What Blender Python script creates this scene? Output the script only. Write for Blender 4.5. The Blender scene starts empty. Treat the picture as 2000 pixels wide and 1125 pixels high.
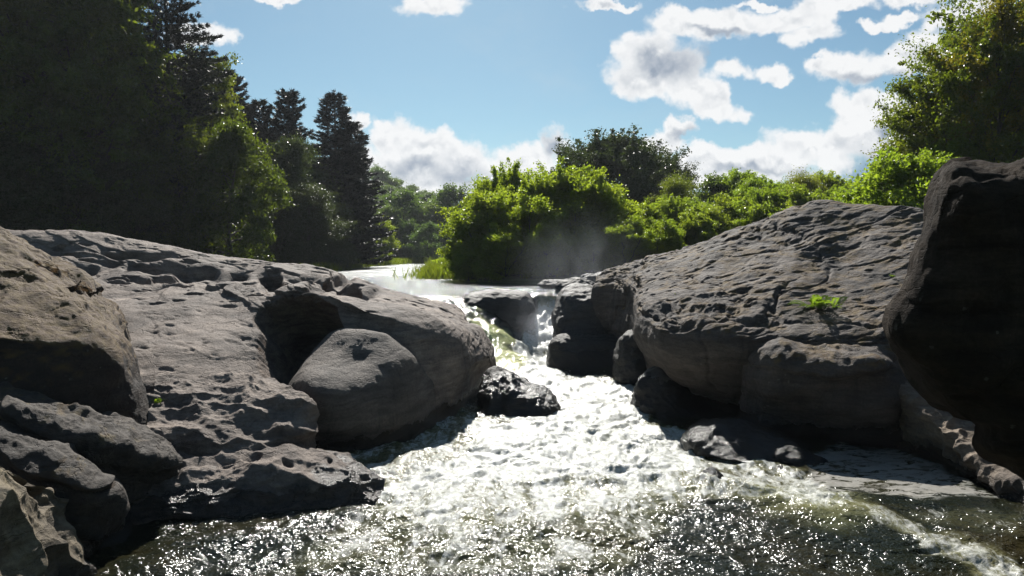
import bpy, math, random, time
import numpy as np
from mathutils import Vector
T0 = time.time()
rng = np.random.default_rng(7)
random.seed(7)
S = bpy.context.scene
COL = S.collection

# ------------------------------------------------------------------ camera
CAMZ = 4.0
F = 1333.0
HOR = 497.0
TH = math.atan((562.5 - HOR) / F)
cam = bpy.data.objects.new('camera', bpy.data.cameras.new('camera'))
COL.objects.link(cam)
cam.location = (0, 0, CAMZ)
cam.rotation_euler = (math.pi / 2 - TH, 0, 0)
cam.data.lens = F * 36 / 2000
cam.data.sensor_width = 36
cam.data.clip_end = 5000
S.camera = cam
ct, st = math.cos(TH), math.sin(TH)


def U(px, py, Y):
    """point of the view ray through a photo pixel at distance Y"""
    a = px - 1000.0
    b = -(py - 562.5)
    yw = F * ct + b * st
    zw = b * ct - F * st
    t = Y / yw
    return (a * t, Y, CAMZ + zw * t)


def proj(P):
    d = P - np.array([0, 0, CAMZ])
    f = d[:, 1] * ct - d[:, 2] * st
    up = d[:, 1] * st + d[:, 2] * ct
    f = np.maximum(f, 1e-3)
    return 1000 + F * d[:, 0] / f, 562.5 - F * up / f


# ------------------------------------------------------------------ numpy noise
def _h(ix, iy, iz, s):
    h = (ix.astype(np.int64) * 374761393 + iy.astype(np.int64) * 668265263 + iz.astype(np.int64) * 2147483647 + s * 974634777) & 0xffffffff
    h = ((h ^ (h >> 13)) * 1274126177) & 0xffffffff
    h = ((h ^ (h >> 15)) * 2246822519) & 0xffffffff
    return (h ^ (h >> 16)) & 0xffffffff


def perlin(P, s=0):
    P = np.asarray(P, dtype=np.float64)
    i = np.floor(P).astype(np.int64)
    f = P - i
    w = f * f * f * (f * (f * 6 - 15) + 10)
    out = np.zeros(len(P))
    for dx in (0, 1):
        wx = w[:, 0] if dx else 1 - w[:, 0]
        for dy in (0, 1):
            wy = w[:, 1] if dy else 1 - w[:, 1]
            for dz in (0, 1):
                wz = w[:, 2] if dz else 1 - w[:, 2]
                h = _h(i[:, 0] + dx, i[:, 1] + dy, i[:, 2] + dz, s)
                gx = (h & 1023) / 511.5 - 1
                gy = ((h >> 10) & 1023) / 511.5 - 1
                gz = ((h >> 20) & 1023) / 511.5 - 1
                out += wx * wy * wz * (gx * (f[:, 0] - dx) + gy * (f[:, 1] - dy) + gz * (f[:, 2] - dz))
    return out * 1.4


def fbm(P, o=4, s=0, g=0.5):
    P = np.asarray(P, dtype=np.float64)
    out = np.zeros(len(P)); a = 1.0
    for k in range(o):
        out += a * perlin(P * (2.03 ** k) + 17.3 * k, s + k)
        a *= g
    return out


def ridged(P, o=4, s=0):
    out = np.zeros(len(P)); a = 1.0
    for k in range(o):
        out += a * (1 - 2 * np.abs(perlin(P * (2.03 ** k) + 9.1 * k, s + k)))
        a *= 0.5
    return out / 1.9


def worley(P, s=0):
    i = np.floor(P).astype(np.int64)
    f = P - i
    d1 = np.full(len(P), 9.0); d2 = np.full(len(P), 9.0); idr = np.zeros(len(P))
    for dx in (-1, 0, 1):
        for dy in (-1, 0, 1):
            for dz in (-1, 0, 1):
                h = _h(i[:, 0] + dx, i[:, 1] + dy, i[:, 2] + dz, s)
                ox = (h & 1023) / 1023.0; oy = ((h >> 10) & 1023) / 1023.0; oz = ((h >> 20) & 1023) / 1023.0
                d = np.sqrt((dx + ox - f[:, 0]) ** 2 + (dy + oy - f[:, 1]) ** 2 + (dz + oz - f[:, 2]) ** 2)
                m = d < d1
                d2 = np.where(m, d1, np.minimum(d2, d))
                idr = np.where(m, (h & 65535) / 65535.0, idr)
                d1 = np.where(m, d, d1)
    return d1, d2, idr


def sstep(a, b, x):
    t = np.clip((x - a) / (b - a), 0, 1)
    return t * t * (3 - 2 * t)


def poly_mask(px, py, poly, soft):
    """1 inside the polygon, 0 outside, blending over 'soft' units about the edge"""
    poly = np.array(poly, dtype=float)
    best = np.full(px.shape, 1e9); inside = np.zeros(px.shape, bool)
    n = len(poly)
    for k in range(n):
        x0, y0 = poly[k]; x1, y1 = poly[(k + 1) % n]
        ex, ey = x1 - x0, y1 - y0
        t = np.clip(((px - x0) * ex + (py - y0) * ey) / (ex * ex + ey * ey + 1e-9), 0, 1)
        best = np.minimum(best, np.hypot(px - x0 - t * ex, py - y0 - t * ey))
        c = ((y0 > py) != (y1 > py))
        xi = x0 + (py - y0) * ex / (ey if abs(ey) > 1e-9 else 1e-9)
        inside ^= c & (px < xi)
    sd = np.where(inside, best, -best)
    return sstep(-soft, soft, sd)


# ------------------------------------------------------------------ mesh helpers
def mesh_from(name, V, Fc, mat=None, smooth=True, attrs=None):
    V = np.ascontiguousarray(V, dtype=np.float32)
    Fc = np.ascontiguousarray(Fc, dtype=np.int32)
    n, k = Fc.shape
    me = bpy.data.meshes.new(name)
    me.vertices.add(len(V)); me.vertices.foreach_set('co', V.ravel())
    me.loops.add(n * k); me.loops.foreach_set('vertex_index', Fc.ravel())
    me.polygons.add(n)
    me.polygons.foreach_set('loop_start', np.arange(0, n * k, k, dtype=np.int32))
    me.polygons.foreach_set('use_smooth', np.full(n, smooth, dtype=bool))
    me.update(calc_edges=True)
    if attrs:
        for an, (dom, arr) in attrs.items():
            a = me.attributes.new(an, 'FLOAT', dom)
            a.data.foreach_set('value', np.ascontiguousarray(arr, dtype=np.float32))
    if mat: me.materials.append(mat)
    return me


def link(name, me, parent=None):
    o = bpy.data.objects.new(name, me); COL.objects.link(o)
    if parent: o.parent = parent
    return o


def tag(o, label=None, cat=None, group=None, kind=None):
    if label: o['label'] = label
    if cat: o['category'] = cat
    if group: o['group'] = group
    if kind: o['kind'] = kind
    return o


def empty(name, loc=(0, 0, 0)):
    o = bpy.data.objects.new(name, None); COL.objects.link(o); o.location = loc
    o.empty_display_size = 0.3
    return o


def grid_faces(nr, nc, close_u=False):
    r = np.arange(nr - 1)[:, None]; c = np.arange(nc if close_u else nc - 1)[None, :]
    c2 = (c + 1) % nc
    a = r * nc + c; b = r * nc + c2; d = (r + 1) * nc + c; e = (r + 1) * nc + c2
    return np.stack([a, b, e, d], -1).reshape(-1, 4)


# ------------------------------------------------------------------ node helpers
def new_mat(name):
    m = bpy.data.materials.new(name); m.use_nodes = True
    nt = m.node_tree; nt.nodes.clear()
    return m, nt


class NB:
    def __init__(s, nt): s.nt = nt
    def n(s, typ, **kw):
        nd = s.nt.nodes.new(typ)
        for k, v in kw.items(): setattr(nd, k, v)
        return nd
    def set(s, sock, v):
        if isinstance(v, bpy.types.NodeSocket): s.nt.links.new(v, sock)
        elif isinstance(v, (tuple, list)) and len(v) == 3 and len(getattr(sock, 'default_value', [0, 0, 0])) == 4: sock.default_value = (*v, 1)
        else: sock.default_value = v
    def math(s, op, a, b=None, c=None, clamp=False):
        nd = s.n('ShaderNodeMath', operation=op, use_clamp=clamp)
        s.set(nd.inputs[0], a)
        if b is not None: s.set(nd.inputs[1], b)
        if c is not None: s.set(nd.inputs[2], c)
        return nd.outputs[0]
    def vmath(s, op, a, b=None, c=None):
        nd = s.n('ShaderNodeVectorMath', operation=op)
        s.set(nd.inputs[0], a)
        if b is not None: s.set(nd.inputs[1], b)
        if c is not None: s.set(nd.inputs[2], c)
        return nd.outputs['Value'] if op in ('LENGTH', 'DOT_PRODUCT') else nd.outputs[0]
    def noise(s, vec, scale, detail=4, rough=0.55, dist=0.0, color=False, lac=2.0):
        nd = s.n('ShaderNodeTexNoise')
        s.set(nd.inputs['Vector'], vec); nd.inputs['Scale'].default_value = scale
        nd.inputs['Detail'].default_value = detail; nd.inputs['Roughness'].default_value = rough
        nd.inputs['Distortion'].default_value = dist; nd.inputs['Lacunarity'].default_value = lac
        return nd.outputs['Color' if color else 'Fac']
    def voro(s, vec, scale, feature='F1', out='Distance', rnd=1.0):
        nd = s.n('ShaderNodeTexVoronoi', feature=feature)
        s.set(nd.inputs['Vector'], vec); nd.inputs['Scale'].default_value = scale
        nd.inputs['Randomness'].default_value = rnd
        return nd.outputs[out]
    def rng(s, v, a, b, c=0.0, d=1.0, smooth=True):
        nd = s.n('ShaderNodeMapRange', interpolation_type='SMOOTHSTEP' if smooth else 'LINEAR')
        s.set(nd.inputs['Value'], v)
        nd.inputs['From Min'].default_value = a; nd.inputs['From Max'].default_value = b
        nd.inputs['To Min'].default_value = c; nd.inputs['To Max'].default_value = d
        return nd.outputs['Result']
    def mix(s, f, a, b, mode='MIX'):
        nd = s.n('ShaderNodeMix', data_type='RGBA', blend_type=mode)
        s.set(nd.inputs[0], f); s.set(nd.inputs[6], a); s.set(nd.inputs[7], b)
        return nd.outputs[2]
    def attr(s, name, out='Fac'):
        nd = s.n('ShaderNodeAttribute'); nd.attribute_name = name
        return nd.outputs[out]
    def pos(s): return s.n('ShaderNodeNewGeometry').outputs['Position']
    def sep(s, v):
        nd = s.n('ShaderNodeSeparateXYZ'); s.set(nd.inputs[0], v); return nd.outputs
    def comb(s, x, y, z):
        nd = s.n('ShaderNodeCombineXYZ')
        for k, v in enumerate((x, y, z)): s.set(nd.inputs[k], v)
        return nd.outputs[0]
    def bump(s, h, strength=0.5, dist=0.05, normal=None):
        nd = s.n('ShaderNodeBump'); s.set(nd.inputs['Height'], h)
        nd.inputs['Strength'].default_value = strength; nd.inputs['Distance'].default_value = dist
        if normal is not None: s.set(nd.inputs['Normal'], normal)
        return nd.outputs[0]


# ------------------------------------------------------------------ light, world
SUN_AZ, SUN_EL = -5.0, 42.0      # degrees left(-)/right of straight ahead, height
saz, sel = math.radians(SUN_AZ), math.radians(SUN_EL)
sun_dir = Vector((math.sin(saz) * math.cos(sel), math.cos(saz) * math.cos(sel), math.sin(sel)))
sl = bpy.data.lights.new('sun', 'SUN'); sl.energy = 5.0; sl.angle = math.radians(0.53); sl.color = (1.0, 0.965, 0.90)
so = bpy.data.objects.new('sun', sl); COL.objects.link(so)
so.rotation_euler = sun_dir.to_track_quat('Z', 'Y').to_euler()
so.location = (0, 0, 60)

W = bpy.data.worlds.new('World'); S.world = W; W.use_nodes = True
nt = W.node_tree; nt.nodes.clear(); b = NB(nt)
sky = b.n('ShaderNodeTexSky', sky_type='NISHITA'); sky.sun_disc = False
sky.sun_elevation = sel; sky.sun_rotation = saz; sky.altitude = 200; sky.air_density = 1.0; sky.dust_density = 0.6; sky.ozone_density = 1.6
skyc = b.mix(1.0, sky.outputs[0], (0.70, 0.91, 0.90), 'MULTIPLY')
gen = b.n('ShaderNodeTexCoord').outputs['Generated']
sx, sy, sz = b.sep(gen)
ay = b.math('MAXIMUM', b.math('ABSOLUTE', sy), 0.12)
u_ = b.math('DIVIDE', sx, ay); v_ = b.math('DIVIDE', sz, ay)
uv = b.comb(u_, v_, 0.0)
# bent and curdled coordinates give the clouds their ragged edges
w1 = b.vmath('SUBTRACT', b.noise(uv, 5.0, 3, 0.5, color=True), (0.5, 0.5, 0.5))
w2 = b.vmath('SUBTRACT', b.noise(uv, 24.0, 4, 0.6, color=True), (0.5, 0.5, 0.5))
warp = b.vmath('ADD', b.vmath('MULTIPLY', w1, (0.085, 0.06, 0)), b.vmath('MULTIPLY', w2, (0.05, 0.045, 0)))
uvw = b.vmath('ADD', uv, warp)


def blobs(lst, co, k=0.25):
    cur = None
    for (px, py, rx, ry) in lst:
        cx = (px - 1000) / F; cy = (HOR - py) / F; ix = F / rx; iy = F / ry
        L = b.vmath('LENGTH', b.vmath('MULTIPLY_ADD', co, (ix, iy, 0), (-cx * ix, -cy * iy, 0)))
        if cur is None: cur = L
        else:
            cur = b.math('SMOOTH_MIN', cur, L, k)
    return b.math('SUBTRACT', 1.0, cur)


CL = [  # cumulus bank over the far hills
    (770, 275, 50, 35), (830, 300, 75, 45), (760, 330, 90, 60), (900, 320, 95, 50), (850, 355, 120, 50), (980, 325, 80, 45), (1085, 285, 38, 34), (1050, 320, 75, 42), (950, 365, 130, 35), (715, 250, 25, 25),
    # the big pile and its companions
    (1320, 55, 90, 35), (1420, 45, 140, 32), (1540, 40, 110, 35), (1620, 15, 90, 25), (1250, 110, 70, 55), (1290, 145, 110, 65), (1240, 170, 75, 40), (1340, 190, 70, 35), (1385, 220, 75, 26), (1420, 140, 50, 28), (1390, 195, 35, 30),
    (1585, 75, 58, 28), (1505, 140, 36, 26), (1660, 145, 90, 34), (1740, 130, 120, 42), (1820, 120, 120, 60), (1600, 135, 28, 16),
    (1325, 255, 34, 26), (1300, 290, 45, 28), (1380, 320, 95, 34), (1480, 315, 120, 34), (1600, 285, 130, 44), (1680, 220, 80, 42), (1720, 270, 110, 60), (1560, 345, 70, 22), (1420, 345, 120, 26),
    (850, 20, 70, 22), (420, 82, 75, 26), (545, 5, 60, 14), (1750, 5, 100, 24), (1170, 15, 70, 10), (1880, 45, 120, 35), (1540, 365, 60, 14), (1680, 383, 60, 8),  (1480, 8, 60, 9), (1700, 60, 40, 12), (1740, 45, 50, 14)]
d = blobs(CL, uvw)
def relief(co):
    dt = b.math('SUBTRACT', b.noise(co, 17.0, 9, 0.66, 0.25), 0.5)
    pf = b.math('SUBTRACT', 0.42, b.voro(b.vmath('ADD', co, b.vmath('MULTIPLY', w2, (0.035, 0.035, 0))), 30.0, 'SMOOTH_F1'))
    pf2 = b.math('SUBTRACT', 0.42, b.voro(b.vmath('ADD', co, b.vmath('MULTIPLY', w2, (0.03, 0.03, 0))), 75.0, 'SMOOTH_F1'))
    return b.math('ADD', b.math('MULTIPLY', dt, 1.05), b.math('ADD', b.math('MULTIPLY', pf, 0.7), b.math('MULTIPLY', pf2, 0.3)))


rel0 = relief(uv)
rel1 = relief(b.vmath('ADD', uv, (0.002, 0.011, 0)))
dd = b.math('ADD', d, b.math('MULTIPLY', rel0, 0.95))
alpha = b.rng(dd, -0.06, 0.38)
slope = b.math('SUBTRACT', rel1, rel0)
# the same field looked up a little towards the sun: where it is thicker that way, the cloud is in its own shade
GR = [(1290, 140, 85, 45), (1375, 115, 40, 30), (1250, 125, 40, 35), (820, 335, 60, 24), (900, 345, 75, 32), (760, 345, 60, 24), (1085, 285, 30, 24), (1000, 345, 50, 14), (1330, 270, 22, 18), (1600, 345, 110, 20), (1690, 330, 75, 45), (1450, 335, 80, 10), (1720, 260, 30, 18), (1700, 165, 70, 14), (950, 385, 120, 14), (1400, 65, 90, 10)]
g = blobs(GR, uvw)
gg = b.math('ADD', g, b.math('MULTIPLY', rel0, 0.5))
gm = b.rng(gg, -0.35, 0.9)
thick = b.rng(dd, 0.25, 1.3)
sh = b.math('ADD', b.math('MULTIPLY', gm, 0.85), b.math('MULTIPLY', b.math('MULTIPLY', slope, 2.2), b.math('ADD', 0.25, thick)))
gm2 = b.math('MAXIMUM', b.math('MINIMUM', b.math('ADD', sh, b.math('MULTIPLY', thick, 0.16)), 1.0), 0.0)
ccol = b.mix(gm2, (10.0, 10.1, 10.2), (3.2, 3.9, 4.9))
veil = b.math('MULTIPLY', b.rng(b.noise(b.vmath('MULTIPLY', uvw, (1.0, 2.2, 1)), 2.6, 7, 0.62), 0.47, 0.8), 0.32)
sk1 = b.mix(veil, skyc, (6.2, 7.2, 7.8))
# dark blue rain-shade below the right-hand bank
dk = b.rng(blobs([(1660, 335, 70, 42), (1560, 372, 80, 18)], uvw), 0.0, 0.7)
sk1 = b.mix(b.math('MULTIPLY', dk, 0.75), sk1, (2.0, 3.1, 4.9))
below = b.math('MULTIPLY', b.rng(sz, -0.02, 0.0), b.rng(sy, 0.15, 0.4))
fin = b.mix(b.math('MULTIPLY', alpha, below), sk1, ccol)
bg = b.n('ShaderNodeBackground'); b.set(bg.inputs[0], fin); bg.inputs[1].default_value = 0.052
ow = b.n('ShaderNodeOutputWorld'); nt.links.new(bg.outputs[0], ow.inputs[0])

S.view_settings.view_transform = 'Standard'; S.view_settings.look = 'None'
S.view_settings.exposure = 0.8; S.view_settings.gamma = 1.0


# ------------------------------------------------------------------ materials
def rock_mat(name, c1, c2, moss=0.0, wet=0.25, mosscol=(0.13, 0.085, 0.02), rough=0.8, spots=0.3, bumpd=0.03, mossz=None, mdir=0.35, spec=0.4):
    m, nt = new_mat(name); b = NB(nt)
    P = b.pos()
    x, y, z = b.sep(P)
    Ps = b.vmath('MULTIPLY', P, (0.7, 0.7, 2.4))
    big = b.noise(P, 0.5, 5, 0.6)
    mid = b.noise(Ps, 2.2, 8, 0.65, 0.4)
    fine = b.noise(P, 22.0, 8, 0.7)
    col = b.mix(b.rng(big, 0.35, 0.65), c1, c2)
    col = b.mix(b.rng(mid, 0.3, 0.75), b.mix(1.0, col, (0.62, 0.60, 0.60), 'MULTIPLY'), b.mix(1.0, col, (1.22, 1.2, 1.16), 'MULTIPLY'))
    col = b.mix(b.rng(fine, 0.25, 0.75, 0, 0.7), b.mix(1.0, col, (0.6, 0.6, 0.6), 'MULTIPLY'), b.mix(1.0, col, (1.2, 1.2, 1.2), 'MULTIPLY'))
    # black mineral and algae streaks
    stv = b.noise(b.vmath('MULTIPLY', P, (1.8, 1.8, 0.35)), 1.6, 6, 0.6, 0.6)
    col = b.mix(b.rng(stv, 0.52, 0.72, 0, 0.6), col, b.mix(1.0, col, (0.40, 0.40, 0.42), 'MULTIPLY'))
    bed = b.noise(b.vmath('MULTIPLY', b.vmath('ADD', P, b.vmath('MULTIPLY', b.noise(P, 0.8, 3, color=True), (0.5, 0.5, 0.5))), (0.35, 0.6, 7.0)), 1.0, 6, 0.7)
    col = b.mix(b.rng(bed, 0.44, 0.66, 0, 0.75), col, b.mix(1.0, col, (0.48, 0.45, 0.44), 'MULTIPLY'))
    # lichen: small pale rosettes
    vd = b.voro(b.vmath('ADD', P, b.vmath('MULTIPLY', b.noise(P, 9, 3, color=True), (0.12, 0.12, 0.12))), 5.5)
    lm = b.math('MULTIPLY', b.rng(vd, 0.16, 0.10), b.rng(b.noise(P, 1.3, 3), 0.5, 0.62))
    col = b.mix(b.math('MULTIPLY', lm, spots), col, (0.22, 0.22, 0.19))
    nz = b.sep(b.n('ShaderNodeNewGeometry').outputs['Normal'])[2]
    if moss > 0:
        mm = b.noise(b.vmath('MULTIPLY', P, (1.0, 1.0, 2.0)), 1.5, 8, 0.7, 0.5)
        mask = b.math('MULTIPLY', b.rng(mm, 0.62 - 0.28 * moss, 0.74 - 0.22 * moss), b.rng(nz, mdir - 0.15, mdir + 0.25))
        if mossz: mask = b.math('MULTIPLY', mask, b.rng(b.math('ADD', z, b.math('MULTIPLY', mid, 0.6)), mossz, mossz + 0.5))
        mc = b.mix(b.rng(b.noise(P, 7.0, 6, 0.7), 0.35, 0.7), b.mix(0.75, mosscol, (0.050, 0.022, 0.012)), mosscol)
        col = b.mix(mask, col, mc)
    wn = b.math('ADD', z, b.math('MULTIPLY', b.math('SUBTRACT', b.noise(P, 1.7, 5, 0.6), 0.5), -0.9))
    wm = b.rng(wn, wet + 0.12, wet - 0.08)
    col = b.mix(wm, col, b.mix(1.0, col, (0.20, 0.18, 0.16), 'MULTIPLY'))
    bs = b.n('ShaderNodeBsdfPrincipled')
    b.set(bs.inputs['Base Color'], col)
    b.set(bs.inputs['Roughness'], b.math('SUBTRACT', b.math('SUBTRACT', rough, b.math('MULTIPLY', wm, rough - 0.22)), b.math('MULTIPLY', b.math('SUBTRACT', fine, 0.5), 0.25)))
    bs.inputs['Specular IOR Level'].default_value = spec
    h = b.math('ADD', b.math('MULTIPLY', mid, 1.3), b.math('ADD', b.math('MULTIPLY', fine, 0.45), b.math('MULTIPLY', b.noise(P, 70.0, 4, 0.6), 0.16)))
    cr = b.rng(b.voro(b.vmath('ADD', Ps, b.vmath('MULTIPLY', b.noise(P, 3, 4, color=True), (0.5, 0.5, 0.5))), 1.1, 'DISTANCE_TO_EDGE'), 0.0, 0.018, -0.35, 0.0)
    h = b.math('ADD', h, cr)
    b.set(bs.inputs['Normal'], b.bump(h, 0.85, bumpd * 2.2))
    o = b.n('ShaderNodeOutputMaterial'); nt.links.new(bs.outputs[0], o.inputs[0])
    return m


M_pale = rock_mat('pale_sandstone', (0.275, 0.222, 0.185), (0.17, 0.137, 0.116), wet=0.38, spots=0.15)
M_grey = rock_mat('grey_stone', (0.095, 0.076, 0.061), (0.055, 0.045, 0.037), moss=0.25, wet=0.35, mosscol=(0.13, 0.10, 0.035))
M_hump = rock_mat('grey_sandstone', (0.155, 0.130, 0.112), (0.10, 0.085, 0.074), wet=0.35, spots=0.2)
M_right = rock_mat('banded_stone', (0.138, 0.112, 0.096), (0.080, 0.066, 0.058), moss=0.6, wet=0.45, mosscol=(0.13, 0.085, 0.025), spots=0.35, mossz=1.7, bumpd=0.035)
M_mossy = rock_mat('mossy_stone', (0.046, 0.030, 0.021), (0.022, 0.015, 0.011), moss=1.35, wet=0.1, mosscol=(0.092, 0.056, 0.010), mossz=2.0, spots=0.4, mdir=0.3)
M_ochre = rock_mat('ochre_scalloped_stone', (0.27, 0.22, 0.14), (0.15, 0.12, 0.08), wet=0.3, spots=0.1)
M_black = rock_mat('black_stone', (0.045, 0.034, 0.025), (0.022, 0.017, 0.013), wet=-2, spots=0.25, rough=0.9, spec=0.08)
M_ramp = rock_mat('rippled_stone', (0.30, 0.235, 0.17), (0.17, 0.135, 0.105), wet=0.2, spots=0.1)
M_wet = rock_mat('wet_stone', (0.05, 0.043, 0.036), (0.026, 0.023, 0.02), wet=0.9, spots=0.05, rough=0.6)
M_spray = rock_mat('spray_darkened_stone', (0.075, 0.066, 0.06), (0.045, 0.04, 0.038), wet=1.3, spots=0.05, rough=0.6)


def leaf_mat(name, dark, light, trans, tfac=0.5, gloss=0.35, spec=0.35):
    m, nt = new_mat(name); b = NB(nt)
    v = b.attr('var')
    r = b.n('ShaderNodeObjectInfo').outputs['Random']
    col = b.mix(v, dark, light)
    col = b.mix(0.6, col, b.mix(r, (0.78, 0.88, 0.8), (1.15, 1.05, 1.0)), 'MULTIPLY')
    tc = b.mix(v, b.mix(1.0, trans, (0.62, 0.72, 0.6), 'MULTIPLY'), trans)
    tc = b.mix(0.6, tc, b.mix(r, (0.75, 0.9, 0.8), (1.15, 1.05, 1.0)), 'MULTIPLY')
    bs = b.n('ShaderNodeBsdfPrincipled'); b.set(bs.inputs['Base Color'], col)
    bs.inputs['Roughness'].default_value = gloss; bs.inputs['Specular IOR Level'].default_value = spec
    tr = b.n('ShaderNodeBsdfTranslucent'); b.set(tr.inputs[0], tc)
    mx = b.n('ShaderNodeMixShader'); mx.inputs[0].default_value = tfac
    nt.links.new(bs.outputs[0], mx.inputs[1]); nt.links.new(tr.outputs[0], mx.inputs[2])
    o = b.n('ShaderNodeOutputMaterial'); nt.links.new(mx.outputs[0], o.inputs[0])
    return m


M_lwillow = leaf_mat('willow_leaf', (0.045, 0.068, 0.012), (0.085, 0.115, 0.018), (0.44, 0.54, 0.035), 0.56)
M_lmaple = leaf_mat('maple_leaf', (0.024, 0.040, 0.012), (0.070, 0.090, 0.018), (0.28, 0.31, 0.02), 0.44)
M_linden = leaf_mat('linden_leaf', (0.022, 0.036, 0.009), (0.045, 0.06, 0.012), (0.19, 0.23, 0.016), 0.45)
M_loak = leaf_mat('oak_leaf', (0.026, 0.040, 0.012), (0.055, 0.070, 0.016), (0.30, 0.34, 0.022), 0.47)
M_lyellow = leaf_mat('yellowing_leaf', (0.09, 0.085, 0.012), (0.15, 0.13, 0.015), (0.32, 0.28, 0.015), 0.5)
M_ldull = leaf_mat('grey_green_leaf', (0.032, 0.040, 0.018), (0.055, 0.064, 0.028), (0.11, 0.13, 0.03), 0.35)
M_pine = leaf_mat('pine_needles', (0.012, 0.014, 0.012), (0.026, 0.026, 0.020), (0.03, 0.034, 0.016), 0.2, 0.45)
M_lfar = leaf_mat('hillside_leaf', (0.035, 0.058, 0.022), (0.07, 0.10, 0.035), (0.20, 0.28, 0.05), 0.45)
M_fern = leaf_mat('fern_frond', (0.08, 0.14, 0.02), (0.13, 0.2, 0.03), (0.32, 0.42, 0.03), 0.5)
M_grass = leaf_mat('grass_blade', (0.05, 0.07, 0.012), (0.10, 0.11, 0.02), (0.24, 0.29, 0.02), 0.5)


def simple_mat(name, c1, c2, scale=3, rough=0.9, bd=0.05):
    m, nt = new_mat(name); b = NB(nt); P = b.pos()
    n1 = b.noise(P, scale, 7, 0.65)
    bs = b.n('ShaderNodeBsdfPrincipled'); b.set(bs.inputs['Base Color'], b.mix(b.rng(n1, 0.3, 0.7), c1, c2))
    bs.inputs['Roughness'].default_value = rough
    b.set(bs.inputs['Normal'], b.bump(b.noise(P, scale * 4, 5), 0.8, bd))
    o = b.n('ShaderNodeOutputMaterial'); nt.links.new(bs.outputs[0], o.inputs[0])
    return m


M_bark = simple_mat('bark', (0.045, 0.037, 0.03), (0.09, 0.075, 0.06), 6)
M_soil = simple_mat('forest_floor', (0.03, 0.035, 0.012), (0.06, 0.07, 0.02), 0.7)

# ------------------------------------------------------------------ rocks


def catmull(P, n, closed=False):
    """resample a polyline to n points along a Catmull-Rom curve, spaced by length"""
    P = np.asarray(P, float)
    seg = np.linalg.norm(np.diff(P, axis=0), axis=1) ** 0.8
    t = np.concatenate([[0], np.cumsum(seg)]); t /= t[-1]
    return hermite(t, P, np.linspace(0, 1, n))


def hermite(t, P, tt):
    m = np.zeros_like(P)
    d = np.diff(P, axis=0) / np.diff(t).reshape((-1,) + (1,) * (P.ndim - 1))
    m[0] = d[0]; m[-1] = d[-1]
    if len(P) > 2:
        h = np.diff(t).reshape((-1,) + (1,) * (P.ndim - 1))
        m[1:-1] = (d[:-1] * h[1:] + d[1:] * h[:-1]) / (h[1:] + h[:-1])
    k = np.clip(np.searchsorted(t, tt, side='right') - 1, 0, len(t) - 2)
    h = (t[k + 1] - t[k]); s = (tt - t[k]) / h
    sh = (-1,) + (1,) * (P.ndim - 1)
    s = s.reshape(sh); h = h.reshape(sh)
    return ((2 * s ** 3 - 3 * s ** 2 + 1) * P[k] + (s ** 3 - 2 * s ** 2 + s) * h * m[k]
            + (-2 * s ** 3 + 3 * s ** 2) * P[k + 1] + (s ** 3 - s ** 2) * h * m[k + 1])


def normals_grid(G, close_u=False):
    if close_u:
        du = np.roll(G, -1, 1) - np.roll(G, 1, 1)
    else:
        du = np.gradient(G, axis=1)
    dv = np.gradient(G, axis=0)
    n = np.cross(du, dv)
    return n / (np.linalg.norm(n, axis=2, keepdims=True) + 1e-9)


def strata(P, tilt=(0.0, 0.0), amp=0.06, s=0):
    """bedding ledges: fast change across the beds, slow along them"""
    bz = P[:, 2] + P[:, 0] * tilt[0] + P[:, 1] * tilt[1]
    Q = np.stack([P[:, 0] * 0.5, P[:, 1] * 0.5, bz * 4.0], 1)
    w = fbm(P * 0.8, 3, s + 40) * 0.5
    Q[:, 2] += w
    a = fbm(Q, 3, s)
    Q2 = Q * np.array([2.2, 2.2, 2.6])
    return amp * (a + 0.45 * ridged(Q2, 3, s + 9))


def pits(P, scale, thr=0.35, depth=0.1, dens=0.5, s=0, stretch=(1, 1, 1)):
    Q = P * np.array(stretch) * scale
    Q = Q + 0.25 * np.stack([perlin(Q * 1.7, s + 1), perlin(Q * 1.7, s + 2), perlin(Q * 1.7, s + 3)], 1)
    d1, d2, r = worley(Q, s)
    rad = thr * (0.4 + 0.9 * (r / dens))
    return -depth * np.where(r < dens, 1 - sstep(0.35, 1.0, d1 / rad), 0)


def scallops(P, scale, depth, s=0, stretch=(1, 1, 1)):
    Q = P * np.array(stretch) * scale
    Q = Q + 0.35 * np.stack([perlin(Q * 0.9, s + 1), perlin(Q * 0.9, s + 2), perlin(Q * 0.9, s + 3)], 1)
    d1, d2, r = worley(Q, s)
    return depth * (np.clip(d1, 0, 1.0) ** 1.6 - 0.35)


def chunk(P, s=0, amp=0.15, sc=0.6):
    return amp * fbm(P * sc, 4, s) + amp * 0.16 * ridged(P * sc * 4, 4, s + 5)


def ledges(P, tilt, k=2.2, amp=0.1, s=0, wav=0.7):
    bz = P[:, 2] + P[:, 0] * tilt[0] + P[:, 1] * tilt[1]
    Q = P * np.array([0.35, 0.35, 0.35])
    w = bz * k + wav * fbm(Q, 4, s) + 0.16 * fbm(P * 1.8, 3, s + 7)
    fl = np.floor(w); fr = w - fl
    ha = (_h(fl, fl * 0, fl * 0, s + 3) & 255) / 255.0
    local = sstep(-0.35, 0.35, perlin(P * np.array([0.5, 0.5, 0.2]) + fl[:, None] * 3.1, s + 11))
    return amp * (0.3 + 0.9 * ha) * local * (sstep(0.0, 0.12, fr) * (1 - fr) ** 0.8 - 0.4)


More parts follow.
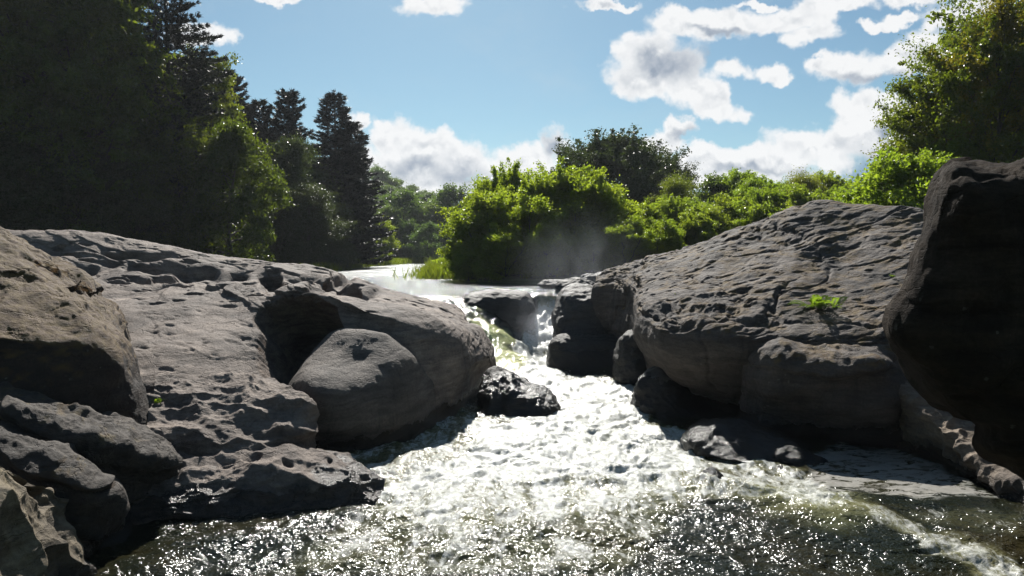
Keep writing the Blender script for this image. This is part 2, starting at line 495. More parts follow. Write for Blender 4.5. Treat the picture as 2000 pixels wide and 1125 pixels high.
def cracks(P, sc=0.45, amp=0.07, s=0, stretch=(1, 1, 1)):
    Q = P * sc * np.array(stretch)
    Q = Q + 0.22 * np.stack([fbm(Q * 1.5, 3, s + 1), fbm(Q * 1.5, 3, s + 2), fbm(Q * 1.5, 3, s + 3)], 1)
    d1, d2, r = worley(Q, s)
    e = d2 - d1
    return (r - 0.5) * amp * sstep(0.0, 0.25, e) - amp * 0.8 * (1 - sstep(0.0, 0.05, e))


def rock_grid(name, rows, mat, disp, nu=300, nv=240, back=1.5, drop=2.0, base=-0.8, recess=None, label=None, parent=None, cat='rock', group=None, edge=0.0):
    R = [catmull([U(*p) for p in r], nu) for r in rows]
    last = R[-1]
    b1 = last.copy(); b1[:, 1] += back * 0.35; b1[:, 2] -= drop * 0.12
    b2 = last.copy(); b2[:, 1] += back; b2[:, 2] -= drop * 0.6
    b3 = last.copy(); b3[:, 1] += back * 1.3; b3[:, 2] = np.minimum(base, last[:, 2] - drop)
    # front goes on down under the water, never out towards the camera
    f0 = R[0].copy(); f0[:, 2] = np.minimum(base, f0[:, 2] - 0.6); f0[:, 1] += 0.15
    R = [f0] + R + [b1, b2, b3]
    A = np.stack(R)
    seg = np.linalg.norm(np.diff(A, axis=0), axis=2).mean(1)
    # keep the front rows dense, the hidden back coarse
    seg[-1] *= 0.25; seg[-2] *= 0.5; seg[0] *= 0.4
    t = np.concatenate([[0], np.cumsum(seg)]); t /= t[-1]
    G = hermite(t, A, np.linspace(0, 1, nv))
    N = normals_grid(G)
    P = G.reshape(-1, 3); Nf = N.reshape(-1, 3)
    if recess:
        px, py = proj(P)
        N0 = Nf
        for (poly, soft, vec) in recess:
            vis = sstep(0.10, 0.2, np.repeat(np.linspace(0, 1, nv), nu)) * 0 + (np.repeat(np.linspace(0, 1, nv), nu) < t[-4] + 0.01)
            mk = poly_mask(px, py, poly, soft) * vis
            P = P + mk[:, None] * np.array(vec)
        G = P.reshape(nv, nu, 3); Nf = normals_grid(G).reshape(-1, 3)
    P = P + Nf * disp(P)[:, None]
    V = P
    Fc = grid_faces(nv, nu)
    # end caps and floor
    cL = V.reshape(nv, nu, 3)[:, 0].mean(0); cR = V.reshape(nv, nu, 3)[:, -1].mean(0)
    i0 = len(V); V = np.vstack([V, cL, cR])
    r = np.arange(nv - 1)
    capL = np.stack([r * nu, (r + 1) * nu, np.full(nv - 1, i0), np.full(nv - 1, i0)], 1)
    capR = np.stack([r * nu + nu - 1, (r + 1) * nu + nu - 1, np.full(nv - 1, i0 + 1), np.full(nv - 1, i0 + 1)], 1)
    me = mesh_from(name, V, Fc, mat)
    # caps as triangles through bmesh
    import bmesh
    bm = bmesh.new(); bm.from_mesh(me); bm.verts.ensure_lookup_table()
    for q in np.vstack([capL, capR]):
        try: f = bm.faces.new([bm.verts[int(q[0])], bm.verts[int(q[1])], bm.verts[int(q[2])]]); f.smooth = True
        except ValueError: pass
    c = np.arange(nu - 1)
    for k in range(0, nu - 1):
        f = bm.faces.new([bm.verts[k], bm.verts[(nv - 1) * nu + k], bm.verts[(nv - 1) * nu + k + 1], bm.verts[k + 1]]); f.smooth = True
    bm.to_mesh(me); bm.free()
    o = link(name, me, parent)
    if parent is None: tag(o, label, cat, group)
    elif label: o['label'] = label
    return o


def rock_blob(name, outline, Y, thick, mat, disp, tilt=0.3, fwd=1.0, power=2.2, n=220, pull=0.5, label=None, cat='rock', parent=None, group=None, basez=None):
    """a boulder: silhouette set at distance Y, swelling 'thick' metres to the front and back"""
    W3 = np.array([U(p[0], p[1], Y) for p in outline])
    W3 = np.vstack([W3, W3[:1]])
    zc = W3[:, 2].mean()
    O = catmull(W3, n + 1)[:-1]
    c = O.mean(0)
    nl = n // 2 + 1
    ph = np.linspace(-math.pi / 2, math.pi / 2, nl)
    G = np.zeros((nl, n, 3))
    for k, p in enumerate(ph):
        s = max(abs(math.cos(p)), 1e-4) ** (2 / power)
        q = math.copysign(abs(math.sin(p)) ** (2 / power), math.sin(p))
        G[k] = c + (O - c) * s
        G[k, :, 1] = Y + q * thick * (fwd if q < 0 else 1.0) + (G[k, :, 2] - zc) * tilt
    # keep the outline where it was drawn: shear only changes Y, so pull each point back onto its ray
    k = G[..., 1] / Y
    near = 1.0; pf = (np.abs(np.cos(ph))[:, None] + 1e-9) ** pull
    G[..., 0] = G[..., 0] * (1 + (k - 1) * near * pf)
    G[..., 2] = CAMZ + (G[..., 2] - CAMZ) * (1 + (k - 1) * near * pf)
    N = normals_grid(G, True)
    P = G.reshape(-1, 3); Nf = N.reshape(-1, 3)
    # orient outwards
    if np.mean(np.einsum('ij,ij->i', Nf, P - P.mean(0))) < 0: Nf = -Nf
    fade = np.repeat(sstep(0, 0.25, np.cos(ph)), n)
    P = P + Nf * (disp(P) * (0.25 + 0.75 * fade))[:, None]
    me = mesh_from(name, P, grid_faces(nl, n, True), mat)
    o = link(name, me, parent)
    if parent is None: tag(o, label, cat, group)
    elif label: o['label'] = label
    return o


# --- A: the pale sloping bedrock on the left
A_rows = [
    [(150, 840, 12), (300, 840, 12.2), (450, 840, 12.8), (560, 860, 13.8), (620, 890, 14.1), (700, 890, 14.4), (780, 880, 14.7), (870, 830, 16.4), (905, 810, 17.4), (942, 800, 18.8), (970, 760, 21)],
    [(150, 780, 12.4), (300, 770, 12.6), (450, 765, 13.2), (540, 770, 14.0), (620, 790, 14.5), (700, 790, 14.9), (790, 790, 15.2), (880, 775, 16.5), (905, 740, 17.5), (940, 738, 18.9), (965, 700, 21.5)],
    [(150, 700, 13.4), (300, 700, 13.6), (420, 700, 14), (500, 700, 14.6), (620, 700, 15.1), (700, 700, 15.6), (800, 705, 15.8), (880, 712, 16.7), (926, 705, 18.1), (944, 695, 19.0), (955, 670, 22)],
    [(120, 640, 14.8), (300, 640, 15), (420, 640, 15.3), (490, 640, 15.6), (600, 645, 15.8), (700, 645, 15.95), (800, 650, 16.1), (880, 668, 16.85), (918, 665, 18.4), (936, 655, 20), (938, 640, 22.5)],
    [(-10, 580, 17), (300, 580, 17.2), (420, 580, 17.3), (510, 576, 17.1), (590, 567, 16.8), (645, 577, 16.4), (690, 600, 16.2), (750, 610, 16.4), (850, 624, 17.2), (895, 636, 18.9), (912, 635, 21), (915, 630, 23)],
    [(-60, 520, 19.5), (300, 530, 19.7), (430, 540, 19.8), (520, 552, 19.8), (600, 560, 19.6), (680, 580, 19.4), (750, 592, 19.7), (840, 604, 21), (880, 614, 21.6), (900, 618, 22.5), (905, 616, 23.8)],
    [(-90, 452, 22), (60, 455, 22), (200, 464, 22), (330, 484, 22.2), (430, 505, 22.5), (520, 515, 22.8), (610, 527, 23.2), (700, 550, 23.8), (750, 573, 24.2), (830, 588, 24.5), (880, 600, 24.7), (900, 612, 24.9)],
]


def dispA(P):
    px, py = proj(P)
    # smooth dark face, pitted top
    face = poly_mask(px, py, [(655, 600), (760, 615), (850, 632), (930, 690), (960, 800), (900, 900), (600, 920), (560, 760), (640, 650)], 22)
    bands = poly_mask(px, py, [(90, 480), (330, 500), (500, 530), (700, 545), (900, 610), (640, 600), (500, 590), (300, 590), (150, 560)], 30)
    d = chunk(P, 3, 0.10, 0.5)
    top = strata(P, (0.22, -0.25), 0.035, 11) + (0.35 + 0.65 * bands) * ledges(P, (0.226, -0.15), 2.4, 0.17, 12) + ledges(P, (0.226, -0.12), 6.0, 0.045, 13)
    top += pits(P, 1.25, 0.5, 0.30, 0.38, 21, (0.5, 1.1, 1.0)) * bands
    top += pits(P, 2.8, 0.45, 0.13, 0.5, 22, (0.6, 1.3, 1.2)) * (0.3 + bands)
    top += pits(P, 6.0, 0.42, 0.035, 0.35, 25, (0.7, 1.2, 1.2)) * 0.7
    low = poly_mask(px, py, [(250, 735), (560, 735), (620, 800), (600, 900), (250, 900)], 15)
    top += low * scallops(P, 2.2, 0.10, 31)
    for (cx_, cy_, rx_, ry_) in [(225, 497, 25, 4), (290, 501, 55, 5), (280, 524, 32, 6), (345, 528, 45, 7), (170, 528, 20, 6), (405, 529, 22, 5), (372, 541, 26, 7), (428, 540, 32, 7), (467, 542, 17, 6), (650, 556, 25, 6), (700, 574, 40, 6), (672, 546, 18, 5), (590, 548, 30, 5), (620, 568, 30, 4), (330, 560, 30, 3), (250, 548, 40, 3)]:
        top = top - 0.30 * np.exp(-(((px - cx_) / rx_) ** 4 + ((py - cy_ - 3 * np.sin(px * 0.09)) / ry_) ** 2))
    return d + top * (1 - face) + face * (0.03 * fbm(P * 1.5, 5, 8) + 0.02 * ridged(P * np.array([2, 2, .8]), 4, 9))


A = rock_grid('bedrock', A_rows, M_pale, dispA, 640, 520, back=1.6, drop=1.8,
              recess=[([(495, 625), (515, 600), (560, 582), (615, 578), (652, 600), (668, 640), (640, 690), (600, 730), (570, 770), (530, 762), (505, 720), (498, 680), (508, 655)], 4, (0.2, 2.3, -1.3)),
                      ([(502, 545), (520, 533), (545, 536), (552, 555), (535, 572), (512, 568)], 6, (0.05, 0.35, -0.35)),
                      ([(905, 735), (945, 705), (960, 760), (930, 830), (895, 800)], 10, (0.2, 1.6, 0)),
                      ([(640, 552), (690, 556), (700, 570), (660, 568)], 8, (0, 0.1, -0.2)),
                      ([(640, 538), (668, 540), (690, 550), (650, 550)], 6, (0, 0.1, -0.15))],
              label='long pale pitted bedrock slope left of the falls with a deep dark pothole')
Hh = [
    [(560, 900, 13.5), (620, 895, 13.6), (700, 895, 13.8), (770, 885, 14.4), (850, 860, 15.8)],
    [(572, 850, 13.5), (620, 830, 13.2), (700, 830, 13.5), (780, 820, 14.3), (850, 815, 15.8)],
    [(564, 785, 14.0), (620, 770, 13.2), (700, 770, 13.6), (780, 775, 14.4), (850, 780, 15.8)],
    [(566, 752, 14.6), (605, 722, 14.0), (680, 705, 14.1), (760, 715, 14.5), (845, 750, 15.9)],
    [(582, 725, 15.3), (618, 688, 15.0), (690, 664, 14.7), (755, 676, 14.9), (800, 700, 15.3), (835, 735, 16.0)],
    [(606, 698, 16.2), (632, 664, 16.1), (662, 643, 15.8), (705, 638, 15.5), (748, 647, 15.5), (785, 676, 15.8), (815, 715, 16.2)],
]


def dispHump(P):
    px, py = proj(P)
    top = poly_mask(px, py, [(560, 760), (640, 640), (760, 640), (800, 700), (720, 700), (640, 750)], 20)
    c1 = np.array(U(700, 690, 14.9)); c2 = np.array(U(640, 715, 14.7))
    g1 = np.exp(-(((P - c1) / np.array([0.55, 0.9, 0.40])) ** 2).sum(1)); g2 = np.exp(-(((P - c2) / np.array([0.32, 0.7, 0.40])) ** 2).sum(1))
    return chunk(P, 13, 0.05, 0.6) + 0.010 * fbm(P * 4, 4, 8) - 0.50 * g1 - 0.22 * g2 + top * 0.06 * ridged(P * np.array([0.8, 0.8, 1.2]), 2, 77)


rock_grid('hump', Hh, M_hump, dispHump, 220, 260, back=0.9, drop=1.0, parent=A, label='smooth rounded hump with a hollowed pale top')

# --- B: wavy terrace, C: low ledge at the water
B_rows = [
    [(240, 950, 10.5), (400, 950, 10.7), (520, 940, 11.1), (600, 925, 11.8), (618, 915, 12.6)],
    [(260, 895, 11), (400, 895, 11.2), (520, 885, 11.6), (598, 885, 12.1), (607, 885, 13)],
    [(280, 850, 11.3), (400, 850, 11.5), (520, 845, 11.9), (600, 838, 12.2), (608, 840, 13.2)],
    [(290, 810, 11.8), (400, 805, 12.0), (500, 795, 12.3), (592, 790, 12.5), (606, 797, 13.3)],
    [(300, 770, 12.3), (400, 765, 12.6), (480, 757, 12.9), (545, 768, 13.1), (580, 785, 13.6)],
    [(310, 745, 13), (400, 742, 13.4), (480, 738, 13.8), (520, 748, 14.0), (560, 772, 14.4)],
]


def dispB(P):
    return chunk(P, 23, 0.10, 0.9) + ledges(P, (0.1, -0.25), 3.0, 0.12, 91) + 0.03 * ridged(P * np.array([2.5, 4, 4]), 4, 92) + scallops(P, 1.9, 0.26, 5, (0.7, 1.1, 1.3)) + scallops(P, 4.5, 0.06, 6) + strata(P, (0.1, -0.2), 0.02, 4)


rock_grid('terrace_rock', B_rows, M_pale, dispB, 360, 300, back=0.6, drop=1.0, label='wavy scalloped rock terrace below the pothole on the left')
C_rows = [
    [(180, 1060, 9.6), (300, 1030, 10), (450, 1020, 10.2), (600, 1005, 10.5), (720, 990, 10.9), (752, 985, 11.3)],
    [(230, 1000, 9.9), (350, 995, 10.15), (450, 990, 10.3), (600, 980, 10.6), (700, 975, 10.9), (748, 970, 11.3)],
    [(240, 950, 10.2), (350, 955, 10.35), (450, 950, 10.5), (600, 940, 10.8), (690, 935, 11.1), (742, 948, 11.5)],
    [(250, 915, 10.6), (350, 908, 10.8), (450, 912, 11.0), (560, 889, 11.3), (600, 886, 11.5), (680, 905, 11.6), (728, 928, 11.8)],
    [(260, 890, 11.4), (400, 885, 11.7), (520, 882, 11.9), (600, 886, 12), (680, 906, 12), (722, 928, 12)],
]


def dispC(P):
    return chunk(P, 33, 0.08, 0.9) + ledges(P, (0.05, -0.25), 3.5, 0.09, 93) + 0.035 * ridged(P * np.array([2.5, 3, 3]), 4, 94) + scallops(P, 2.6, 0.13, 15, (0.8, 1.1, 1.2)) + scallops(P, 6, 0.04, 16) + pits(P, 2.4, 0.4, 0.12, 0.3, 5)


rock_grid('ledge_rock', C_rows, M_pale, dispC, 360, 220, back=0.7, drop=0.8, label='low rough ledge reaching into the water at the foot of the terrace')

# --- D, E, F, G: the stack of boulders at the left edge
dY = 0.8
D_rows = [
    [(-500, 900, 8), (-200, 860, 8.6), (0, 830, 9.2), (120, 850, 9.6), (220, 870, 10.2), (290, 870, 10.8), (318, 850, 12)],
    [(-500, 740, 8.2), (-200, 740, 8.7), (0, 730, 9.2), (120, 760, 9.6), (220, 800, 10.2), (285, 820, 10.8), (306, 815, 12)],
    [(-500, 650, 8.5), (-200, 640, 8.9), (0, 650, 9.3), (90, 665, 9.6), (180, 685, 10.0), (245, 740, 10.5), (285, 785, 11.1), (302, 800, 12)],
    [(-500, 620, 8.9), (-200, 610, 9.3), (0, 612, 9.8), (90, 620, 10.1), (170, 635, 10.4), (228, 680, 10.8), (270, 740, 11.3), (295, 775, 12.1)],
    [(-500, 520, 10.2), (-200, 510, 10.6), (0, 520, 11), (80, 535, 11.3), (140, 562, 11.6), (190, 597, 11.9), (235, 655, 12.3), (268, 715, 12.8)],
    [(-500, 420, 11.5), (-200, 430, 12), (0, 446, 12.5), (50, 474, 12.8), (105, 508, 13), (145, 552, 13.2), (190, 593, 13.4), (232, 650, 13.6)],
]
D_rows = [[(a, c, e + dY) for a, c, e in r] for r in D_rows]


def dispD(P):
    px, py = proj(P)
    top = 1 - sstep(620, 680, py)
    return chunk(P, 43, 0.16, 0.6) + top * (strata(P, (0.45, -0.35), 0.07, 14) + ledges(P, (0.42, -0.28), 3.2, 0.16, 38) + ledges(P, (0.42, -0.28), 8.0, 0.05, 39) + pits(P, 2.0, 0.45, 0.08, 0.5, 81, (0.5, 0.8, 1.6))) + 0.02 * ridged(P * 3, 4, 3)


rock_grid('mossy_boulder', D_rows, M_mossy, dispD, 420, 360, back=1.6, drop=2.0, recess=[([(62, 515), (110, 512), (150, 555), (120, 558), (80, 545)], 5, (0, 0.7, -0.25))],
          label='large boulder at the left edge with brown moss over its sloping top')
E_rows = [
    [(-300, 1000, 8.8), (0, 980, 9.0), (100, 980, 9.3), (200, 980, 9.6), (260, 965, 10.0), (325, 945, 10.6), (345, 930, 11.2)],
    [(-300, 900, 8.8), (0, 890, 9.0), (100, 895, 9.3), (200, 915, 9.6), (265, 928, 10.0), (328, 928, 10.4), (347, 915, 11.1)],
    [(-300, 810, 9.0), (0, 815, 9.2), (100, 835, 9.3), (200, 868, 9.5), (270, 890, 9.8), (330, 903, 10.2), (349, 907, 11.0)],
    [(-300, 760, 9.7), (0, 775, 9.8), (100, 800, 9.9), (180, 832, 10.1), (260, 860, 10.4), (318, 884, 10.7), (340, 900, 11.3)],
    [(-300, 725, 10.5), (0, 735, 10.6), (80, 768, 10.7), (180, 815, 10.9), (260, 847, 11.2), (312, 873, 11.5), (333, 893, 11.7)],
]


def dispE(P):
    px, py = proj(P)
    lit = 1 - sstep(0.55, 1.15, P[:, 1] * 0 + np.abs(py - (800 + px * 0.28)) / 60)
    return chunk(P, 53, 0.11, 0.8) + lit * (scallops(P, 3.4, 0.10, 97) + 0.05 * ridged(P * 3.5, 4, 98)) + ledges(P, (0.55, -0.1), 2.6, 0.20, 37) + 0.05 * ridged(P * np.array([1.2, 1.2, 2.5]), 4, 67) + strata(P, (0.5, -0.2), 0.05, 24) + 0.02 * ridged(P * 3, 4, 3)


rock_grid('slab_boulder', E_rows, M_grey, dispE, 340, 260, back=0.8, drop=1.5, label='dark wedge-shaped slab boulder lying under the mossy boulder')
F_rows = [
    [(-200, 1120, 8), (0, 1120, 8.3), (100, 1110, 8.7), (170, 1095, 9.0), (228, 1060, 9.4), (250, 1020, 10)],
    [(-200, 1000, 8), (0, 1000, 8.2), (100, 1015, 8.5), (170, 1025, 8.8), (225, 1018, 9.2), (246, 995, 9.8)],
    [(-200, 925, 8.1), (0, 940, 8.3), (100, 955, 8.5), (170, 958, 8.7), (222, 972, 9.0), (243, 972, 9.6)],
    [(-200, 860, 8.3), (0, 872, 8.5), (90, 900, 8.6), (150, 905, 8.8), (205, 938, 9.1), (237, 958, 9.6)],
    [(-200, 830, 9.2), (0, 845, 9.3), (90, 868, 9.4), (150, 885, 9.6), (205, 925, 9.8), (230, 950, 10.1)],
]
rock_grid('dark_boulder', F_rows, M_grey, lambda P: chunk(P, 63, 0.12, 0.9) + 0.05 * fbm(P * 2.2, 4, 9) + scallops(P, 2.5, 0.05, 8) + scallops(P, 1.6, 0.10, 99) + ledges(P, (0.6, 0.0), 2.6, 0.16, 47) + 0.04 * ridged(P * 2.2, 4, 68), 260, 260, back=0.7, drop=1.2,
          label='dark rounded boulder at the water under the wedge-shaped slab')
G_rows = [
    [(-300, 1320, 5.6), (0, 1260, 6.6), (80, 1210, 7.2), (135, 1160, 7.9), (166, 1120, 8.5)],
    [(-300, 1150, 5.7), (0, 1130, 6.7), (70, 1120, 7.2), (120, 1110, 7.8), (158, 1092, 8.4)],
    [(-300, 1040, 5.9), (0, 1040, 6.9), (60, 1048, 7.3), (110, 1058, 7.7), (150, 1072, 8.2)],
    [(-300, 960, 6.2), (0, 968, 7.2), (50, 985, 7.5), (88, 1008, 7.8), (120, 1035, 8.1), (146, 1062, 8.4)],
    [(-300, 895, 6.8), (0, 906, 7.6), (32, 922, 7.8), (58, 955, 8), (90, 998, 8.2), (130, 1038, 8.4)],
]
rock_grid('scalloped_rock', G_rows, M_ochre, lambda P: chunk(P, 73, 0.08, 1.2) + scallops(P, 2.0, 0.34, 18, (0.9, 1, 0.8)) + scallops(P, 4.6, 0.07, 19), 300, 280, back=0.6, drop=1.0,
          label='ochre water-scalloped rock in the bottom left corner')

# --- central boulder, falls rocks
rock_blob('boulder', [(938, 790), (936, 770), (945, 745), (965, 727), (985, 722), (1010, 735), (1045, 750), (1075, 770), (1095, 797), (1090, 815), (1040, 835), (980, 838), (945, 825)], 17.6, 0.9, M_wet,
          lambda P: chunk(P, 83, 0.16, 1.3) - 0.22 * np.exp(-(((P[:, 0] + 0.30) / 0.16) ** 2 + ((P[:, 1] - 16.9) / 0.8) ** 2)) + 0.03 * ridged(P * 3, 4, 4), tilt=0.7,
          label='small dark boulder with a carved hollow sitting in the white water')
rock_blob('falls_rock', [(893, 640), (905, 580), (930, 574), (1000, 571), (1028, 573), (1040, 588), (1048, 606), (1036, 632), (1012, 660), (985, 690), (940, 690)], 26.6, 1.3, M_wet,
          lambda P: chunk(P, 93, 0.14, 0.8) + 0.03 * ridged(P * 2, 4, 4), tilt=0.3, power=4.2, label='dark flat-topped rock splitting the waterfall in two')
rock_blob('chute_stone', [(893, 624), (898, 613), (912, 614), (926, 624), (930, 634), (905, 636)], 24.9, 0.3, M_wet, lambda P: chunk(P, 95, 0.05, 2), label='small black stone in the left chute of the falls')
rock_blob('bank_boulder', [(1080, 640), (1078, 615), (1088, 590), (1100, 568), (1130, 560), (1158, 557), (1185, 580), (1200, 640), (1170, 690), (1110, 690), (1085, 665)], 24.3, 1.0, M_spray,
          lambda P: chunk(P, 103, 0.16, 0.9) + 0.03 * ridged(P * 2.5, 4, 4), tilt=0.5, power=2.8, label='spray-wet rounded boulder just right of the falls')
rock_blob('undercut_boulder', [(1068, 700), (1072, 672), (1090, 655), (1140, 650), (1200, 655), (1250, 670), (1260, 740), (1200, 765), (1110, 765), (1075, 735)], 23.0, 0.9, M_wet,
          lambda P: chunk(P, 113, 0.16, 0.9), tilt=0.3, power=3.0, label='black blocky boulder at the waterline below the spray-wet boulder')
rock_blob('wet_block', [(1208, 740), (1205, 700), (1215, 665), (1250, 640), (1300, 660), (1320, 740), (1290, 790), (1220, 775)], 20.6, 0.9, M_wet,
          lambda P: chunk(P, 123, 0.2, 1.1), tilt=0.2, power=3.2, label='glistening black block wedged under the great banded rock')
rock_blob('wet_ridge', [(1244, 790), (1255, 740), (1290, 722), (1330, 745), (1360, 790), (1420, 830), (1420, 880), (1330, 870), (1270, 850), (1248, 830)], 17.4, 0.9, M_wet,
          lambda P: chunk(P, 133, 0.28, 1.2) + 0.06 * ridged(P * 1.6, 4, 14), tilt=0.4, power=2.6, label='craggy wet black ridge with pale streaks beside the rapids')
rock_blob('low_shelf', [(1335, 860), (1360, 834), (1420, 826), (1500, 838), (1570, 868), (1625, 905), (1610, 940), (1500, 920), (1400, 900), (1350, 885)], 14.3, 1.5, M_wet,
          lambda P: chunk(P, 143, 0.15, 1.1) + cracks(P, 0.9, 0.07, 49) + 0.05 * ridged(P * 1.4, 4, 24), tilt=1.1, power=2.4, label='low black shelf of rock barely above the water under the overhang')
rock_blob('small_stone', [(1362, 966), (1366, 932), (1385, 917), (1408, 928), (1416, 960), (1400, 985), (1375, 985)], 11.6, 0.28, M_wet, lambda P: chunk(P, 153, 0.05, 3), tilt=0.6,
          label='small dark stone breaking the surface of the rapids')
for k, (ol, Y, lb) in enumerate([
    ([(1085, 580), (1090, 552), (1110, 545), (1135, 544), (1160, 552), (1170, 580)], 28.6, 'low grey rock on the lip of the falls beside the right bank'),
    ([(1130, 575), (1138, 543), (1160, 533), (1185, 532), (1215, 545), (1225, 580)], 30.0, 'rounded grey rock behind the lip at the end of the banded rock'),
    ([(1050, 556), (1062, 550), (1095, 547), (1120, 551), (1110, 560), (1070, 562)], 31.5, 'flat rock awash in the river above the falls')]):
    rock_blob('lip_rock', ol, Y, 0.7, M_spray, lambda P: chunk(P, 160 + k, 0.12, 1.2), tilt=0.6, label=lb)

# --- H: the great banded rock on the right, K block, L leg, J black foreground rock
H_rows = [
    [(1160, 665, 24), (1200, 665, 23), (1240, 690, 21), (1285, 740, 19), (1350, 790, 18), (1450, 820, 17), (1600, 820, 16.5), (1800, 800, 16), (2100, 780, 14)],
    [(1158, 640, 23.8), (1195, 640, 23), (1232, 650, 21), (1264, 690, 17.6), (1315, 733, 16.6), (1400, 760, 16.1), (1520, 765, 15.7), (1700, 765, 15.2), (2100, 745, 14.2)],
    [(1156, 605, 23.6), (1195, 605, 23), (1232, 610, 20.8), (1252, 640, 17.3), (1300, 685, 15.9), (1400, 712, 15.3), (1520, 718, 15.1), (1700, 722, 14.7), (2100, 720, 14)],
    [(1157, 572, 23.6), (1195, 570, 23), (1232, 575, 20.8), (1257, 610, 17.4), (1300, 641, 15.9), (1400, 654, 15.2), (1520, 668, 15.0), (1700, 672, 14.5), (2100, 700, 13.9)],
    [(1162, 556, 23.8), (1195, 549, 23.3), (1240, 548, 21.3), (1290, 575, 18.3), (1370, 602, 16.8), (1470, 604, 16.3), (1600, 612, 15.8), (1750, 615, 15.2), (2100, 660, 14.2)],
    [(1166, 549, 24.2), (1198, 538, 23.6), (1245, 529, 22.4), (1320, 530, 19.9), (1420, 535, 18.6), (1520, 530, 18), (1650, 530, 17.4), (1780, 530, 16.6), (2100, 630, 15.0)],
    [(1168, 545, 24.5), (1200, 530, 24), (1240, 516, 23.3), (1350, 495, 21.5), (1450, 480, 20.4), (1560, 460, 19.8), (1680, 460, 19), (1800, 460, 18), (2100, 590, 16)],
    [(1170, 541, 24.8), (1200, 525, 24.4), (1240, 511, 24), (1300, 494, 23.2), (1400, 467, 22.2), (1500, 428, 21.5), (1570, 404, 21), (1620, 395, 20.8), (1700, 404, 20), (1800, 411, 19), (1900, 450, 18.5), (2100, 560, 17)],
]


def dispH(P):
    px, py = proj(P)
    face = poly_mask(px, py, [(1240, 600), (1290, 648), (1400, 662), (1520, 680), (1700, 690), (2100, 690), (2100, 860), (1300, 860), (1230, 680)], 10)
    face = np.maximum(face, poly_mask(px, py, [(1150, 555), (1235, 565), (1250, 700), (1150, 700)], 8))
    top = strata(P, (-0.30, -0.22), 0.07, 34) + ledges(P, (-0.30, -0.20), 2.6, 0.15, 35) + ledges(P, (-0.28, -0.15), 6.0, 0.075, 36) + ledges(P, (-0.28, -0.10), 13.0, 0.03, 66) + pits(P, 1.6, 0.48, 0.10, 0.4, 51, (0.4, 1.2, 1.2)) + pits(P, 5.0, 0.45, 0.07, 0.6, 52, (0.4, 1.3, 1.3)) + 0.02 * ridged(P * np.array([2.5, 5, 6]), 3, 53)
    edge = poly_mask(px, py, [(1240, 560), (1500, 570), (1500, 665), (1300, 645), (1250, 610)], 12)
    top += edge * scallops(P, 2.4, 0.14, 61)
    top = top * (0.4 + 0.75 * sstep(-0.4, 0.4, fbm(P * 0.45, 3, 222)))
    return chunk(P, 173, 0.13, 0.55) + cracks(P, 0.33, 0.06, 5) + top * (1 - face) + face * (0.05 * fbm(P * 1.3, 5, 12) + 0.02 * ridged(P * 2, 4, 9))


rock_grid('banded_rock', H_rows, M_right, dispH, 640, 520, back=2.0, drop=2.0, label='huge dark banded rock right of the falls with a rounded overhanging end')
K_rows = [
    [(1440, 900, 16), (1500, 900, 15.2), (1650, 900, 14.6), (1770, 910, 14.4)],
    [(1448, 800, 15.7), (1485, 820, 14.9), (1560, 835, 14.5), (1660, 850, 14.1), (1742, 860, 14.1), (1765, 850, 15)],
    [(1446, 740, 15.4), (1480, 752, 14.6), (1560, 765, 14.1), (1660, 768, 13.8), (1735, 768, 13.8), (1755, 775, 15)],
    [(1457, 705, 15.4), (1490, 700, 14.7), (1560, 705, 14.2), (1650, 706, 13.9), (1718, 712, 13.9), (1745, 735, 15)],
    [(1470, 684, 15.8), (1510, 675, 15.3), (1560, 668, 15.1), (1640, 665, 14.9), (1690, 672, 15.0), (1730, 692, 15.4)],
]
rock_grid('overhang_block', K_rows, M_right, lambda P: chunk(P, 183, 0.24, 0.7) + ledges(P, (0.1, 0.1), 1.3, 0.16, 69) + 0.03 * ridged(P * 2, 4, 9), 260, 240, back=1.0, drop=1.0,
          label='blunt dark block jutting from under the banded rock over the backwater')
L_rows = [
    [(1735, 900, 14.4), (1800, 915, 13.8), (1880, 960, 12.7), (1960, 1005, 11.5), (2080, 1080, 10)],
    [(1745, 820, 14.2), (1800, 865, 13.5), (1880, 925, 12.5), (1950, 970, 11.4), (2080, 1020, 9.9)],
    [(1735, 748, 14.1), (1780, 800, 13.4), (1850, 862, 12.5), (1910, 912, 11.7), (1990, 952, 10.9), (2100, 985, 9.9)],
    [(1700, 690, 14.8), (1790, 745, 14.0), (1870, 800, 13.2), (1940, 840, 12.5), (2020, 880, 11.8), (2150, 900, 10.8)],
    [(1690, 660, 15.8), (1800, 690, 15.0), (1900, 720, 14.2), (2000, 760, 13.4), (2200, 780, 12.2)],
]
rock_grid('rippled_rock', L_rows, M_ramp, lambda P: chunk(P, 193, 0.10, 0.7) + scallops(P, 4.2, 0.15, 71, (0.7, 1.0, 1.0)) + scallops(P, 7, 0.03, 72), 340, 240, back=0.8, drop=0.8,
          label='rippled rock ramp running down to the water under the black foreground rock')
rock_blob('black_rock', [(1866, 332), (1900, 336), (1950, 332), (2010, 312), (2120, 260), (2400, 250), (2700, 400), (2800, 900), (2700, 1500), (2350, 1600), (2230, 1250), (2110, 960), (2000, 905), (1955, 888), (1922, 868), (1925, 828), (1872, 795), (1822, 758), (1790, 704), (1764, 660), (1762, 622), (1784, 580), (1803, 500), (1824, 420), (1848, 350)],
          8.6, 1.5, M_black, lambda P: chunk(P, 203, 0.16, 0.8) + cracks(P, 0.6, 0.05, 19) + 0.10 * ridged(P * np.array([1.6, 1.6, 0.4]), 4, 33), tilt=-0.22, fwd=0.9, power=5.0, n=420, pull=0.0,
          label='towering near-black rock overhanging the right edge of the photo')
print('rocks', time.time() - T0)

# ------------------------------------------------------------------ river


